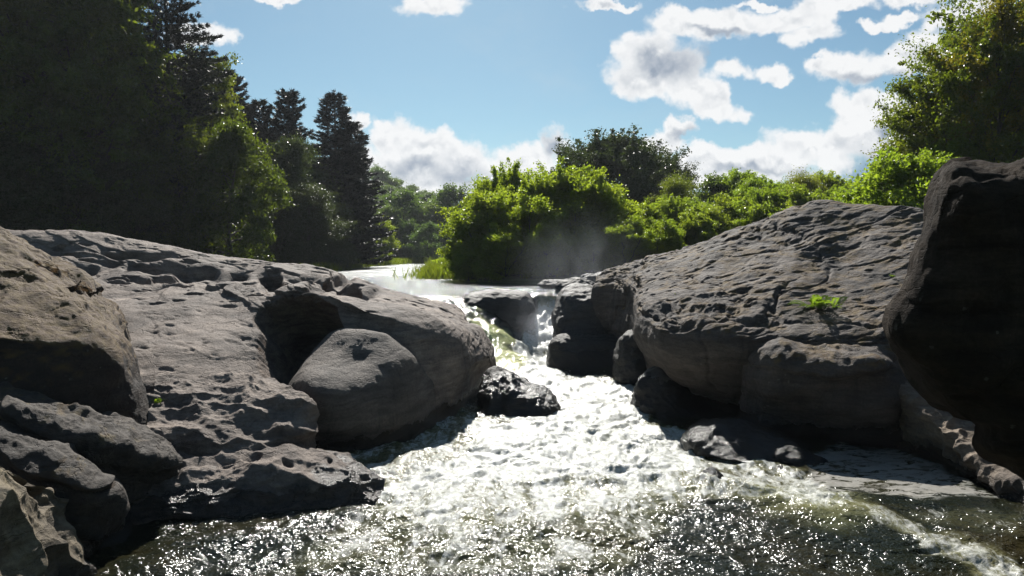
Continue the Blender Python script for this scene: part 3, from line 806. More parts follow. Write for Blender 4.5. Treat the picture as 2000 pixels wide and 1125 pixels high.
def rbf(C, X):
    C = np.array(C, float); n = len(C)
    def phi(r): return np.where(r > 1e-9, r * r * np.log(r + 1e-12), 0)
    R = np.hypot(C[:, None, 0] - C[None, :, 0], C[:, None, 1] - C[None, :, 1])
    Am = np.zeros((n + 3, n + 3)); Am[:n, :n] = phi(R) + np.eye(n) * 0.02; Am[:n, n] = 1; Am[:n, n + 1:] = C[:, :2]; Am[n, :n] = 1; Am[n + 1:, :n] = C[:, :2].T
    w = np.linalg.solve(Am, np.concatenate([C[:, 2], [0, 0, 0]]))
    out = w[n] + X[:, 0] * w[n + 1] + X[:, 1] * w[n + 2]
    for k in range(n): out += w[k] * phi(np.hypot(X[:, 0] - C[k, 0], X[:, 1] - C[k, 1]))
    return out


UPZ = 2.45
WC = [(x, 29, UPZ) for x in (-12, -8, -5, -3, -1, 0, 1.4, 3, 6, 10)] + [(x, 31, UPZ) for x in (-12, -6, 0, 6, 12)] + [
    (-3, 27, UPZ), (-2.6, 26, 2.4), (-1, 28, UPZ), (0.3, 28, UPZ), (1.3, 27.9, 2.42), (1.35, 27.3, 1.85), (1.25, 26.6, 1.35), (1.15, 25.8, 1.05), (1.0, 25, .8), (.75, 24, .5),
    (-2.3, 25.5, 2.25), (-1.7, 25.1, 2.0), (-1.0, 24.5, 1.62), (-.45, 23.8, 1.15), (.1, 22.9, .55), (.4, 22, .32), (0, 26, 1.5), (-.7, 26.5, 1.9),
    (0, 20.5, .14), (2, 20.5, .15), (3.5, 19, .1), (-1, 20, .1), (-1.2, 22.5, .5), (-2.2, 24, 1.6), (2, 22.5, .25), (3, 24.5, 1.0), (-2, 17, .03), (0, 17, .05), (3, 17, .05), (6, 18, .05), (-6, 20, .0), (-6, 24, 1.4), (6, 24, 1.4)] + [
    (x, y, 0.0) for x in (-12, -6, -2, 2, 6, 12) for y in (14.5, 11, 7, 4)] + [(12, 20, 0.3), (-12, 20, 0.3)]
NR, NC = 900, 860
Yr = 5.5 * (170 / 5.5) ** (np.linspace(0, 1, NR) ** 1.05)
uc = np.linspace(-0.95, 0.95, NC)
YY, UU = np.meshgrid(Yr, uc, indexing='ij')
XX = UU * YY
P = np.stack([XX.ravel(), YY.ravel(), np.zeros(XX.size)], 1)
z = rbf(WC, P[:, :2])
z = np.clip(z, -0.02, UPZ)
z = np.where(P[:, 1] > 29, UPZ, z)
P[:, 2] = z
px, py = proj(P)
ish = (P[:, 1] < 29.5).astype(float)
wx = px + 26 * perlin(np.stack([P[:, 0] * 1.6, P[:, 1] * 1.6, 0 * z], 1), 5); wy = py + 14 * perlin(np.stack([P[:, 0] * 1.6, P[:, 1] * 1.6, 0 * z + 5], 1), 6)
def pm(poly, soft, w): return poly_mask(wx, wy, poly, soft) * w * ish
foam = np.zeros(len(P))
for poly, soft, w in [
    ([(900, 590), (945, 640), (1000, 690), (1040, 640), (1045, 588), (1088, 588), (1095, 640), (1075, 690), (1105, 730), (1250, 745), (1265, 820), (1350, 840), (1390, 890), (1350, 930), (1200, 940), (1000, 945), (830, 965), (720, 975), (740, 940), (880, 890), (925, 855), (900, 815), (1000, 815), (935, 760), (945, 690), (925, 650)], 22, 1.0),
    ([(700, 1000), (760, 930), (1000, 900), (1380, 880), (1420, 930), (1340, 1000), (1100, 1030), (850, 1060)], 45, 0.72),
    ([(600, 890), (700, 870), (900, 790), (950, 790), (935, 860), (900, 940), (740, 950), (640, 905)], 20, 0.62),
    ([(480, 1140), (640, 1020), (760, 955), (1300, 920), (1380, 960), (1320, 1020), (1240, 1140)], 45, 0.52),
    ([(1330, 915), (1420, 925), (1600, 950), (1700, 985), (1820, 1030), (2010, 1100), (2010, 1140), (1900, 1140), (1780, 1060), (1650, 1015), (1500, 990), (1350, 985)], 22, 0.74),
    ([(1360, 870), (1500, 885), (1600, 930), (1640, 970), (1400, 945)], 20, 0.66),
    ([(1570, 900), (1650, 868), (1760, 885), (1850, 925), (1950, 965), (1800, 972), (1680, 968), (1590, 945)], 8, 0.40),
    ([(1700, 985), (2010, 985), (2010, 1060), (1800, 1030)], 20, 0.44),
    ([(1150, 1140), (1300, 1000), (1900, 1140)], 50, 0.30),
    ([(180, 1140), (400, 1010), (700, 985), (600, 1140)], 40, 0.26)]:
    foam = np.maximum(foam, pm(poly, soft, w))
olive = pm([(925, 615), (985, 655), (1030, 705), (1010, 725), (960, 715), (945, 670)], 12, 1.0)
olive = np.maximum(olive, pm([(1048, 580), (1085, 580), (1085, 615), (1050, 615)], 8, 0.25))
olive = np.maximum(olive, pm([(1480, 960), (1620, 975), (1700, 1010), (1640, 1020), (1500, 990)], 40, 0.28))
foam = foam * (1 - 0.55 * olive)
film = pm([(1570, 900), (1650, 868), (1760, 885), (1850, 925), (1950, 965), (1800, 972), (1680, 968), (1590, 945)], 8, 1.0)
foam = np.where(P[:, 1] > 29.5, 0, foam)
# wave relief
Q = np.stack([P[:, 0], P[:, 1], np.full(len(P), 3.3)], 1)
Qw = Q + 0.35 * np.stack([perlin(Q * 0.9, 61), perlin(Q * 0.9, 62), 0 * z], 1)
near = (P[:, 1] < 30)
zz = np.zeros(len(P))
i = near
q = Qw[i]; f_ = foam[i]; st_ = (1 - film[i])
turb = (0.48 + 0.6 * f_) * (0.12 + 0.88 * st_)
big_ = perlin(q * np.array([0.55, 0.8, 1]), 71) * 0.14 + perlin(q * np.array([1.3, 2.1, 1]), 72) * 0.09
med_ = (ridged(q * np.array([1.6, 2.6, 1]), 3, 73) - 0.4) * 0.10
fin_ = (ridged(q * np.array([4.5, 6.5, 1]), 3, 74) - 0.4) * 0.034
foamlump = fbm(q * 4.2, 4, 75) * 0.03 * f_
fall = sstep(0.25, 0.9, P[i, 2]) * (1 - sstep(2.2, 2.42, P[i, 2]))
streak = ridged(q * np.array([5.0, 1.2, 1]), 3, 76) * 0.04 * fall + fbm(q * 2.5, 4, 77) * 0.10 * fall * (1 - 0.7 * olive[i])
up = sstep(2.2, 2.42, P[i, 2])
zz[i] = (big_ + med_ + fin_) * turb * (1 - 0.93 * up) + foamlump * (1 - up) + streak
# standing wave over the small stone and along the right-hand foam ridge
rid = poly_mask(wx[i], wy[i], [(1340, 925), (1420, 935), (1600, 960), (1720, 1000), (1850, 1060), (1700, 1040), (1550, 990), (1380, 965)], 22)
zz[i] += rid * 0.09
far = ~near
zz[far] = perlin(Q[far] * np.array([1.2, 3.0, 1]), 78) * 0.012
P[:, 2] += zz


def water_mat():
    m, nt = new_mat('river_water'); b = NB(nt)
    Pn = b.pos(); x, y, zc = b.sep(Pn)
    fo = b.attr('foam'); ol = b.attr('olive'); fi = b.attr('film')
    P2 = b.comb(x, b.math('MULTIPLY', y, 0.75), b.math('MULTIPLY', zc, 0.6))
    wv = b.vmath('ADD', P2, b.vmath('MULTIPLY', b.noise(P2, 1.6, 4, 0.6, color=True), (0.5, 0.5, 0.2)))
    wv2 = b.vmath('ADD', P2, b.vmath('MULTIPLY', b.noise(P2, 4.5, 5, 0.65, color=True), (0.22, 0.22, 0.1)))
    n1 = b.noise(b.vmath('MULTIPLY', wv, (1.25, 0.75, 1)), 2.4, 8, 0.68, 0.8)
    nf = b.noise(wv2, 14.0, 6, 0.72, 0.6)
    n3 = b.noise(b.vmath('MULTIPLY', wv, (1.8, 0.45, 1)), 0.9, 5, 0.6)
    val = b.math('ADD', fo, b.math('ADD', b.math('MULTIPLY', b.math('SUBTRACT', n1, 0.5), 1.25), b.math('ADD', b.math('MULTIPLY', b.math('SUBTRACT', nf, 0.5), 0.75), b.math('MULTIPLY', b.math('SUBTRACT', n3, 0.5), 0.5))))
    mask = b.rng(val, 0.50, 0.78)
    mask = b.math('MULTIPLY', mask, b.rng(fo, 0.03, 0.2))
    # the calm skin of foam on the backwater
    fm = b.math('MULTIPLY', fi, b.rng(b.noise(b.vmath('MULTIPLY', P2, (0.8, 2.5, 1)), 2.4, 8, 0.72, 1.4), 0.56, 0.50))
    mask = b.math('MAXIMUM', mask, fm)
    # thin foam flecks everywhere near, partly painted in as sun glitter
    fl = b.math('MULTIPLY', b.rng(b.voro(b.vmath('MULTIPLY', wv, (1, 2.0, 1)), 9.0), 0.16, 0.08), b.math('MULTIPLY', b.rng(fo, 0.02, 0.15), b.rng(n1, 0.48, 0.58)))
    mask = b.math('MAXIMUM', mask, fl)
    body = b.mix(b.rng(fo, 0.30, 0.85), (0.010, 0.012, 0.007), (0.16, 0.155, 0.075))
    body = b.mix(ol, body, (0.52, 0.53, 0.24))
    body = b.mix(b.rng(zc, 2.38, 2.43), body, (0.008, 0.030, 0.040))  # blue of the reflected sky put into the upper river's body colour
    shallow = b.rng(b.noise(Pn, 0.6, 3), 0.4, 0.7)
    body = b.mix(b.math('MULTIPLY', shallow, 0.35), body, (0.05, 0.035, 0.012))
    wat = b.n('ShaderNodeBsdfPrincipled'); b.set(wat.inputs['Base Color'], body)
    wat.inputs['IOR'].default_value = 1.333
    isup = b.rng(zc, 2.38, 2.43)
    b.set(wat.inputs['Roughness'], b.math('ADD', 0.125, b.math('MULTIPLY', isup, b.math('MULTIPLY', b.rng(y, 36.0, 60.0, 0.0, 0.26), b.rng(b.noise(b.vmath('MULTIPLY', Pn, (0.4, 1.0, 1)), 0.5, 4, 0.6), 0.35, 0.6, 0.3, 1.2)))))
    wn = b.math('ADD', b.math('MULTIPLY', b.noise(b.vmath('MULTIPLY', Pn, (1, 1.5, 1)), 6.5, 2.2, 0.6, 0.9), 1.15), b.math('MULTIPLY', b.noise(Pn, 24.0, 1.5, 0.5), 0.40))
    bn_near = b.bump(wn, 1.0, 0.034)
    wu = b.math('ADD', b.noise(b.vmath('MULTIPLY', Pn, (0.7, 1.6, 1)), 2.2, 7, 0.7, 0.3), b.math('MULTIPLY', b.noise(b.vmath('MULTIPLY', Pn, (1, 1.6, 1)), 14.0, 5, 0.65), 0.22))
    bn_up = b.bump(wu, 1.0, 0.085)
    mixn = b.n('ShaderNodeMix', data_type='VECTOR'); b.set(mixn.inputs[0], isup); b.set(mixn.inputs[4], bn_near); b.set(mixn.inputs[5], bn_up)
    b.set(wat.inputs['Normal'], mixn.outputs[1])
    fm_ = b.n('ShaderNodeBsdfPrincipled')
    fn = b.noise(wv, 13.0, 8, 0.72, 0.4)
    fcol = b.mix(b.rng(fn, 0.35, 0.62), (0.20, 0.21, 0.16), (0.46, 0.465, 0.45))
    fcol = b.mix(b.math('MULTIPLY', ol, 0.55), fcol, (0.42, 0.43, 0.22))
    fcol = b.mix(b.math('MULTIPLY', fi, 0.8), fcol, (0.21, 0.195, 0.175))
    b.set(fm_.inputs['Base Color'], fcol); fm_.inputs['Roughness'].default_value = 0.36
    fm_.inputs['Specular IOR Level'].default_value = 0.4
    fh = b.math('MULTIPLY', b.math('ADD', b.math('ADD', fn, b.math('MULTIPLY', b.noise(wv, 44.0, 5, 0.65), 0.45)), b.math('MULTIPLY', mask, 0.3)), b.math('SUBTRACT', 1.0, b.math('MULTIPLY', fi, 0.9)))
    b.set(fm_.inputs['Normal'], b.bump(fh, 0.8, 0.026))
    mx = b.n('ShaderNodeMixShader'); b.set(mx.inputs[0], mask)
    nt.links.new(wat.outputs[0], mx.inputs[1]); nt.links.new(fm_.outputs[0], mx.inputs[2])
    o = b.n('ShaderNodeOutputMaterial'); nt.links.new(mx.outputs[0], o.inputs[0])
    return m


M_water = water_mat()
me = mesh_from('river', P, grid_faces(NR, NC), M_water, attrs={'foam': ('POINT', foam), 'olive': ('POINT', olive), 'film': ('POINT', film)})
tag(link('river', me), kind='structure')
print('river', time.time() - T0)


# ------------------------------------------------------------------ ground
def left_bank(Y):
    return np.interp(Y, [20, 30, 45, 67, 90, 120, 135, 400], [-9, -14, -16.5, -18, -19.5, -20, -19, -19])


def right_bank(Y):
    return np.interp(Y, [20, 33, 36, 38, 43, 60, 90, 118, 126, 400], [4.5, 4.5, 0, -3.0, -4.3, -5.5, -8.5, -12, -30, -60])


def ground_z(X, Y):
    lb = left_bank(Y) - X; rb = X - right_bank(Y)
    m = np.maximum(lb, rb)
    zland = UPZ + 0.15 + 0.05 * np.clip(m, 0, 30)
    hill = 0.20 * np.clip(lb - 12, 0, 90) * sstep(60, 170, Y)
    far_l = sstep(125, 240, Y) * np.clip(13 * np.exp(-((X + 62) / 38.0) ** 2), 0, 40) + sstep(140, 300, Y) * 5 * np.exp(-((X + 20) / 60.0) ** 2)
    z = zland + hill + far_l
    z = np.where(m < 1.2, UPZ - 0.9 + (m + 0.3) * 0.75 * (m > -1.2) + np.where(m <= -1.2, -0.5, 0), z)
    z = np.where(Y < 24, np.minimum(z, -1.2 + np.clip(np.abs(X) - 16, 0, 6)), z)
    z = np.where((Y >= 24) & (Y < 30), z * sstep(24, 30, Y) + (1 - sstep(24, 30, Y)) * np.minimum(z, -1.2 + np.clip(np.abs(X) - 14, 0, 4)), z)
    return z


gy = np.concatenate([np.linspace(-40, 20, 20), np.linspace(21, 150, 260), 150 * (20 ** np.linspace(0.01, 1, 60))])
gu = np.sinh(np.linspace(-4.2, 4.2, 420)) / np.sinh(4.2) * 1200
GY, GX = np.meshgrid(gy, gu, indexing='ij')
gz = ground_z(GX.ravel(), GY.ravel())
GP = np.stack([GX.ravel(), GY.ravel(), gz], 1)
GP[:, 2] += 0.25 * fbm(GP * np.array([0.3, 0.3, 0]), 4, 5) * (gz > UPZ)
tag(link('ground', mesh_from('ground', GP, grid_faces(len(gy), len(gu)), M_soil)), kind='structure')


# ------------------------------------------------------------------ vegetation
def leaves(C, size, upb=0.5, asp=0.55, r=rng, droop=0.0):
    n = len(C)
    nrm = r.normal(size=(n, 3)); nrm /= np.linalg.norm(nrm, axis=1, keepdims=True)
    nrm = nrm * (1 - upb) + np.array([0, 0, 1]) * upb
    nrm /= np.linalg.norm(nrm, axis=1, keepdims=True) + 1e-9
    t = r.normal(size=(n, 3)); t[:, 2] -= droop
    t -= nrm * np.einsum('ij,ij->i', t, nrm)[:, None]
    t /= np.linalg.norm(t, axis=1, keepdims=True) + 1e-9
    bt = np.cross(nrm, t)
    s = (size * r.uniform(0.6, 1.3, n))[:, None]
    fold = nrm * s * 0.12
    V = np.stack([C - t * s * 0.5, C + bt * s * asp * 0.5 + fold - t * s * 0.06, C + t * s * 0.5, C - bt * s * asp * 0.5 + fold - t * s * 0.06], 1).reshape(-1, 3)
    Fc = np.arange(4 * n).reshape(n, 4)
    return V, Fc


def tubes(segs, sides=6):
    """segs: list of (polyline pts, radii)"""
    Vs, Fs = [], []; off = 0
    for pts, rad in segs:
        pts = np.asarray(pts, float); k = len(pts)
        d = np.gradient(pts, axis=0); d /= np.linalg.norm(d, axis=1, keepdims=True) + 1e-9
        ref = np.where(np.abs(d[:, 2:3]) > 0.9, np.array([[1.0, 0, 0]]), np.array([[0, 0, 1.0]]))
        a = np.cross(d, ref); a /= np.linalg.norm(a, axis=1, keepdims=True) + 1e-9
        c = np.cross(d, a)
        th = np.linspace(0, 2 * math.pi, sides, endpoint=False)
        V = pts[:, None] + np.asarray(rad)[:, None, None] * (a[:, None] * np.cos(th)[None, :, None] + c[:, None] * np.sin(th)[None, :, None])
        Vs.append(V.reshape(-1, 3)); Fs.append(grid_faces(k, sides, True) + off); off += k * sides
    return np.vstack(Vs), np.vstack(Fs)


def bent(p0, p1, n=6, sag=0.0, wob=0.1, r=rng):
    t = np.linspace(0, 1, n)[:, None]
    P = p0 * (1 - t) + p1 * t
    L = np.linalg.norm(p1 - p0)
    P = P + np.array([0, 0, 1]) * sag * L * (4 * t * (1 - t))
    P[1:-1] += r.normal(size=(n - 2, 3)) * wob * L * 0.25
    return P


def make_broadleaf(kind, h, rad, profile, nlimb, nclump, per, lsize, leafm, seed, clr=0.14, trunk_r=0.2, multi=1, droop=0.0, low=0.12, upb=0.45, flat=0.65, hollow=0.45, spray=0, sup=0.7):
    """trunk with limbs (one mesh) and a crown of leaves (one mesh) at the origin"""
    r = np.random.default_rng(seed)
    segs = []; tips = []
    for mnum in range(multi):
        lean = r.normal(size=2) * (0.05 if multi == 1 else 0.28) * h
        top = np.array([lean[0], lean[1], h * (0.88 if multi == 1 else r.uniform(0.6, 0.85))])
        base = np.array([0, 0, -0.5]) + (np.append(r.normal(size=2) * 0.3, 0) if multi > 1 else 0)
        tr = bent(base, top, 9, 0, 0.06, r)
        tr_r = trunk_r / math.sqrt(multi) * np.linspace(1, 0.15, 9)
        segs.append((tr, tr_r))
        for j in range(max(2, nlimb // multi)):
            t = low + (0.95 - low) * ((j + r.uniform(0, 1)) / max(2, nlimb // multi))
            k = t * 8; i0 = int(min(k, 7)); p0 = tr[i0] + (tr[i0 + 1] - tr[i0]) * (k - i0)
            az = r.uniform(0, 2 * math.pi)
            th = min(0.98, t * 1.0 + r.uniform(0.0, 0.22))
            rr = rad * profile(th) * r.uniform(0.7, 1.0)
            p1 = np.array([math.cos(az) * rr + lean[0] * t, math.sin(az) * rr + lean[1] * t, th * h])
            lb = bent(p0, p1, 6, 0.08 - droop * 0.1, 0.12, r)
            r0 = tr_r[i0] * 0.5
            segs.append((lb, r0 * np.linspace(1, 0.18, 6)))
            for q in range(4):
                s0 = lb[2 + q % 4 if q < 3 else 5]
                e = s0 + r.normal(size=3) * np.array([1, 1, 0.55]) * rad * 0.24 + (p1 - p0) * 0.12 + np.array([0, 0, -droop * rad * 0.25])
                segs.append((bent(s0, e, 4, 0, 0.15, r), r0 * 0.3 * np.linspace(1, 0.2, 4)))
                tips.append(e); tips.append((s0 + e) / 2)
            tips.append(p1)
    tips = np.array(tips)
    # extra clump centres on the uneven envelope
    nbough = max(12, nclump // 7)
    th = low + (1 - low) * r.uniform(0, 1, nbough) ** 0.85; az = r.uniform(0, 2 * math.pi, nbough)
    prof = np.array([profile(x) for x in th])
    dirp = np.stack([np.cos(az), np.sin(az), th * 3], 1)
    rad_k = rad * prof * (hollow + (1 - hollow) * r.uniform(0, 1, nbough) ** 0.5) * (1 + 0.5 * perlin(dirp * 1.6 + seed, seed)) * r.uniform(0.75, 1.12, nbough)
    B = np.stack([np.cos(az) * rad_k, np.sin(az) * rad_k, th * h + r.normal(size=nbough) * 0.02 * h], 1)
    bi = np.repeat(np.arange(nbough), 7)
    out = dirp[bi] * np.array([1, 1, 0])
    along = r.uniform(-1.0, 0.75, len(bi))[:, None]
    C = B[bi] + out * along * rad * 0.20 + r.normal(size=(len(bi), 3)) * np.array([0.09, 0.09, 0.025]) * rad
    C[:, 2] -= (along[:, 0] > 0) * along[:, 0] * rad * (0.06 + 0.25 * droop) * r.uniform(0.3, 1.2, len(bi))
    for k in range(nbough):
        segs.append((bent(np.array([B[k, 0] * 0.35, B[k, 1] * 0.35, B[k, 2] - 0.1 * rad]), B[k] + np.array([math.cos(az[k]), math.sin(az[k]), 0]) * rad * 0.12, 4, 0.04, 0.1, r), trunk_r * 0.13 * np.linspace(1, 0.2, 4)))
    tips = np.vstack([tips, C])
    n0 = len(tips)
    if spray:
        tq = low + (1 - low) * r.uniform(0.1, 1, spray) ** 0.7; aq = r.uniform(0, 2 * math.pi, spray)
        rq = rad * np.array([profile(x) for x in tq]) * r.uniform(0.75, 1.0, spray)
        b0 = np.stack([np.cos(aq) * rq, np.sin(aq) * rq, tq * h], 1)
        dq = np.stack([np.cos(aq) * (1 - sup), np.sin(aq) * (1 - sup), np.full(spray, sup)], 1) + r.normal(size=(spray, 3)) * 0.18
        lq = rad * r.uniform(0.15, 0.42, spray)
        tips = np.vstack([tips] + [b0 + dq * (lq * f)[:, None] for f in (0.0, 0.25, 0.5, 0.75, 1.0)])
        for k in range(spray): segs.append((np.array([b0[k] - dq[k] * lq[k] * 0.5, b0[k] + dq[k] * lq[k] * 0.4, b0[k] + dq[k] * lq[k]]), trunk_r * np.array([0.10, 0.06, 0.03])))
    n = len(tips)
    cs = clr * rad * r.uniform(0.55, 1.3, n)
    cs[n0:] *= 0.42
    idx = np.repeat(np.arange(n), np.where(np.arange(n) < n0, per, per // 3))
    off = r.normal(size=(len(idx), 3)) * cs[idx][:, None] * np.array([1, 1, flat])
    off[:, 2] -= droop * cs[idx] * r.uniform(0, 2.2, len(idx))
    Lc = tips[idx] + off
    V, Fc = leaves(Lc, lsize, upb, 0.6, r, droop)
    var = np.clip(r.uniform(0, 1, n)[idx] * 0.6 + r.uniform(0, 0.4, len(idx)), 0, 1)
    tv, tf = tubes(segs)
    tm = mesh_from(kind + '_trunk', tv, tf, M_bark)
    cm = mesh_from(kind + '_crown', V, Fc, leafm, smooth=False, attrs={'var': ('FACE', var)})
    return tm, cm


def make_pine(kind, h, rad, seed, profile, dens=1.0, needle=0.26, low=0.08, upcurve=0.15, mat=None, tops=1, per=9, spread=0.6):
    r = np.random.default_rng(seed)
    segs = []; tuft = []; tdir = []
    for tp in range(tops):
        ox = 0 if tops == 1 else (tp - (tops - 1) / 2) * rad * spread
        hh = h * (1 if tp == 0 else r.uniform(0.82, 0.95))
        tr = bent(np.array([ox * 0.2, 0, -0.5]), np.array([ox, r.normal() * 0.2, hh]), 9, 0, 0.012, r)
        segs.append((tr, 0.016 * hh * np.linspace(1, 0.08, 9)))
        nw = int(hh / 0.5 * (1.0))
        for w in range(nw):
            t = low + (1 - low) * (w + r.uniform(0, 0.6)) / nw
            if t > 0.995: continue
            k = t * 8; i0 = int(min(k, 7)); p0 = tr[i0] + (tr[i0 + 1] - tr[i0]) * (k - i0)
            nb = r.integers(4, 7)
            a0 = r.uniform(0, 6.28)
            for j in range(nb):
                az = a0 + j * 6.283 / nb + r.normal() * 0.25
                L = rad * profile(t) * r.uniform(0.6, 1.15)
                if r.uniform() < 0.08: L *= 1.25
                dirv = np.array([math.cos(az), math.sin(az), 0])
                rise = (upcurve + 0.55 * max(0, t - 0.75) * 3) * L
                p1 = p0 + dirv * L + np.array([0, 0, rise + r.normal() * 0.06 * L])
                br = bent(p0, p1, 5, -0.08, 0.05, r)
                segs.append((br, (0.012 + 0.018 * L / 3) * np.linspace(1, 0.2, 5)))
                ns = max(3, int(L / 0.26 * dens))
                for q in range(ns):
                    f = 0.18 + 0.85 * (q + r.uniform(0, 1)) / ns
                    kk = min(f, 0.999) * 4; ii = int(kk); pp = br[ii] + (br[ii + 1] - br[ii]) * (kk - ii)
                    wd = (0.32 * L * (1.08 - f) + 0.10)
                    for side in (-1, 1):
                        so_ = np.array([-dirv[1], dirv[0], 0]) * side * wd * r.uniform(0.2, 1.1) + dirv * wd * 0.5
                        e = pp + so_ + np.array([0, 0, 0.08 * wd + r.normal() * 0.05])
                        for g_ in (1.0, 0.6):
                            tuft.append(pp + (e - pp) * g_); tdir.append(dirv * 0.6 + so_ / (np.linalg.norm(so_) + 1e-6) * 0.5 + np.array([0, 0, 0.35]))
        for q in range(6):
            tuft.append(np.array([ox, 0, hh - 0.15 * q])); tdir.append(np.array([0, 0, 1.0]))
    tuft = np.array(tuft); tdir = np.array(tdir)
    n = len(tuft); idx = np.repeat(np.arange(n), per)
    d_ = tdir[idx] + r.normal(size=(len(idx), 3)) * 0.55
    d_ /= np.linalg.norm(d_, axis=1, keepdims=True)
    L = needle * r.uniform(0.6, 1.2, len(idx))[:, None]
    p0 = tuft[idx] + r.normal(size=(len(idx), 3)) * 0.05
    side = np.cross(d_, r.normal(size=(len(idx), 3))); side /= np.linalg.norm(side, axis=1, keepdims=True) + 1e-9
    wdt = needle * 0.13
    V = np.stack([p0 - side * wdt, p0 + side * wdt, p0 + d_ * L], 1).reshape(-1, 3)
    Fc = np.arange(3 * len(idx)).reshape(-1, 3)
    var = np.clip(r.uniform(0, 1, n)[idx], 0, 1)
    tv, tf = tubes(segs, 5)
    return mesh_from(kind + '_trunk', tv, tf, M_bark), mesh_from(kind + '_crown', V, Fc, mat or M_pine, smooth=False, attrs={'var': ('FACE', var)})


def place(kind, meshes, loc, h_scale, label, cat, rz=None, group=None, sxy=None):
    o = empty(kind, loc)
    k = h_scale; sx_ = sxy if sxy else k
    o.scale = (sx_, sx_, k)
    o.rotation_euler = (0, 0, random.uniform(0, 6.28) if rz is None else rz)
    link('trunk', meshes[0], o); link('crown', meshes[1], o)
    tag(o, label, cat, group)
    return o


def at(px, Y):  # ground point under a photo column at a distance
    x = (px - 1000) / F * Y
    return (x, Y, float(ground_z(np.array([x]), np.array([float(Y)]))[0]) - 0.1)


def ztop(py, Y): return CAMZ + (HOR - py) / F * Y


def dome(t): return math.sqrt(max(0.0, 1 - (2 * t - 0.95) ** 2)) * 0.95 + 0.08
def tallp(t): return min(1.0, 0.55 + t * 0.9) * math.sqrt(max(0.02, 1 - max(0, (t - 0.45) / 0.56) ** 2.2))
def bushp(t): return math.sqrt(max(0.03, 1 - t ** 2.2)) * (0.85 + 0.15 * t)
def conep(t): return (1 - t) ** 0.55 * (0.85 + 0.15 * math.sin(t * 30)) + 0.03
def pinep(t): return min(1, 1.5 * (1 - t) ** 0.6) * (0.8 + 0.2 * math.sin(t * 21)) + 0.05


# prototypes (unit heights given; scale at placement)
PR = {}
PR['maple1'] = (make_broadleaf('maple', 24, 6.2, tallp, 34, 400, 62, 0.36, M_lmaple, 101, clr=0.085, trunk_r=0.45, low=0.06, spray=120, sup=0.2), 24)
PR['maple2'] = (make_broadleaf('maple', 22, 5.5, tallp, 30, 360, 62, 0.36, M_lmaple, 102, clr=0.085, trunk_r=0.4, low=0.05, droop=0.5, spray=120, sup=0.1), 22)
PR['linden'] = (make_broadleaf('linden', 13, 4.8, dome, 24, 300, 85, 0.28, M_linden, 103, clr=0.09, trunk_r=0.28, low=0.05, droop=1.0), 13)
PR['oak'] = (make_broadleaf('oak', 15, 6.0, dome, 26, 330, 105, 0.23, M_loak, 104, clr=0.075, trunk_r=0.35, low=0.05, spray=120, sup=0.35), 15)
PR['oak2'] = (make_broadleaf('oak', 10, 4.0, bushp, 22, 300, 120, 0.17, M_loak, 105, clr=0.12, trunk_r=0.2, low=0.02), 10)
PR['under'] = (make_broadleaf('oak', 10, 4.0, bushp, 22, 300, 110, 0.2, M_ldull, 115, clr=0.10, trunk_r=0.2, low=0.02), 10)
PR['yellow'] = (make_broadleaf('ash', 15, 3.8, dome, 20, 170, 80, 0.17, M_lyellow, 106, clr=0.10, trunk_r=0.22, low=0.3), 15)
PR['bigdull'] = (make_broadleaf('willow', 12, 7.0, dome, 30, 420, 130, 0.26, M_ldull, 107, clr=0.07, trunk_r=0.4, low=0.15, spray=120, sup=0.6), 12)
for k in range(3):
    PR['bush%d' % k] = (make_broadleaf('willow', 5.0, 2.7, bushp, 20, 280, 95, 0.155, M_lwillow, 110 + k, clr=0.085, trunk_r=0.12, multi=5, low=0.03, upb=0.35, spray=110), 5.0)
for k in range(2):
    PR['sap%d' % k] = (make_broadleaf('sapling', 8, 2.6, (tallp, dome)[k], 18, 150, 90, 0.19, M_lwillow, 120 + k, clr=0.13, trunk_r=0.12, low=0.05, spray=60), 8)
PR['pine1'] = (make_pine('pine', 24, 4.6, 201, pinep, 0.9, 0.34), 24)
PR['pine2'] = (make_pine('pine', 22, 4.4, 202, conep, 1.1, 0.36, upcurve=0.10, tops=2, spread=0.3), 22)
PR['pine3'] = (make_pine('pine', 20, 3.7, 203, pinep, 1.0, 0.36, upcurve=0.25, tops=3, low=0.30, spread=0.80), 20)
PR['pineh'] = (make_pine('pine', 26, 6.0, 204, pinep, 0.9, 0.32, upcurve=0.05, low=0.12), 26)
for k in range(3):
    PR['far%d' % k] = (make_broadleaf('tree', 12, 4.6, (dome, bushp, tallp)[k], 10, 130, 60, 0.42, M_lfar, 130 + k, clr=0.14, trunk_r=0.2, low=0.02), 12)
PR['farpine'] = (make_pine('pine', 15, 3.2, 205, conep, 0.35, 0.6, per=7), 15)
print('protos', time.time() - T0)


def tree(pr, px, Y, topy, label, kind=None, cat='tree', group=None, rz=None, wide=1.0, dz=0.0):
    ms, h0 = PR[pr]
    loc = at(px, Y)
    k = (ztop(topy, Y) - loc[2]) / h0
    kind = kind or ms[1].name.split('_crown')[0] + '_tree'
    return place(kind, ms, loc, k, label, cat, rz, group, sxy=k * wide)


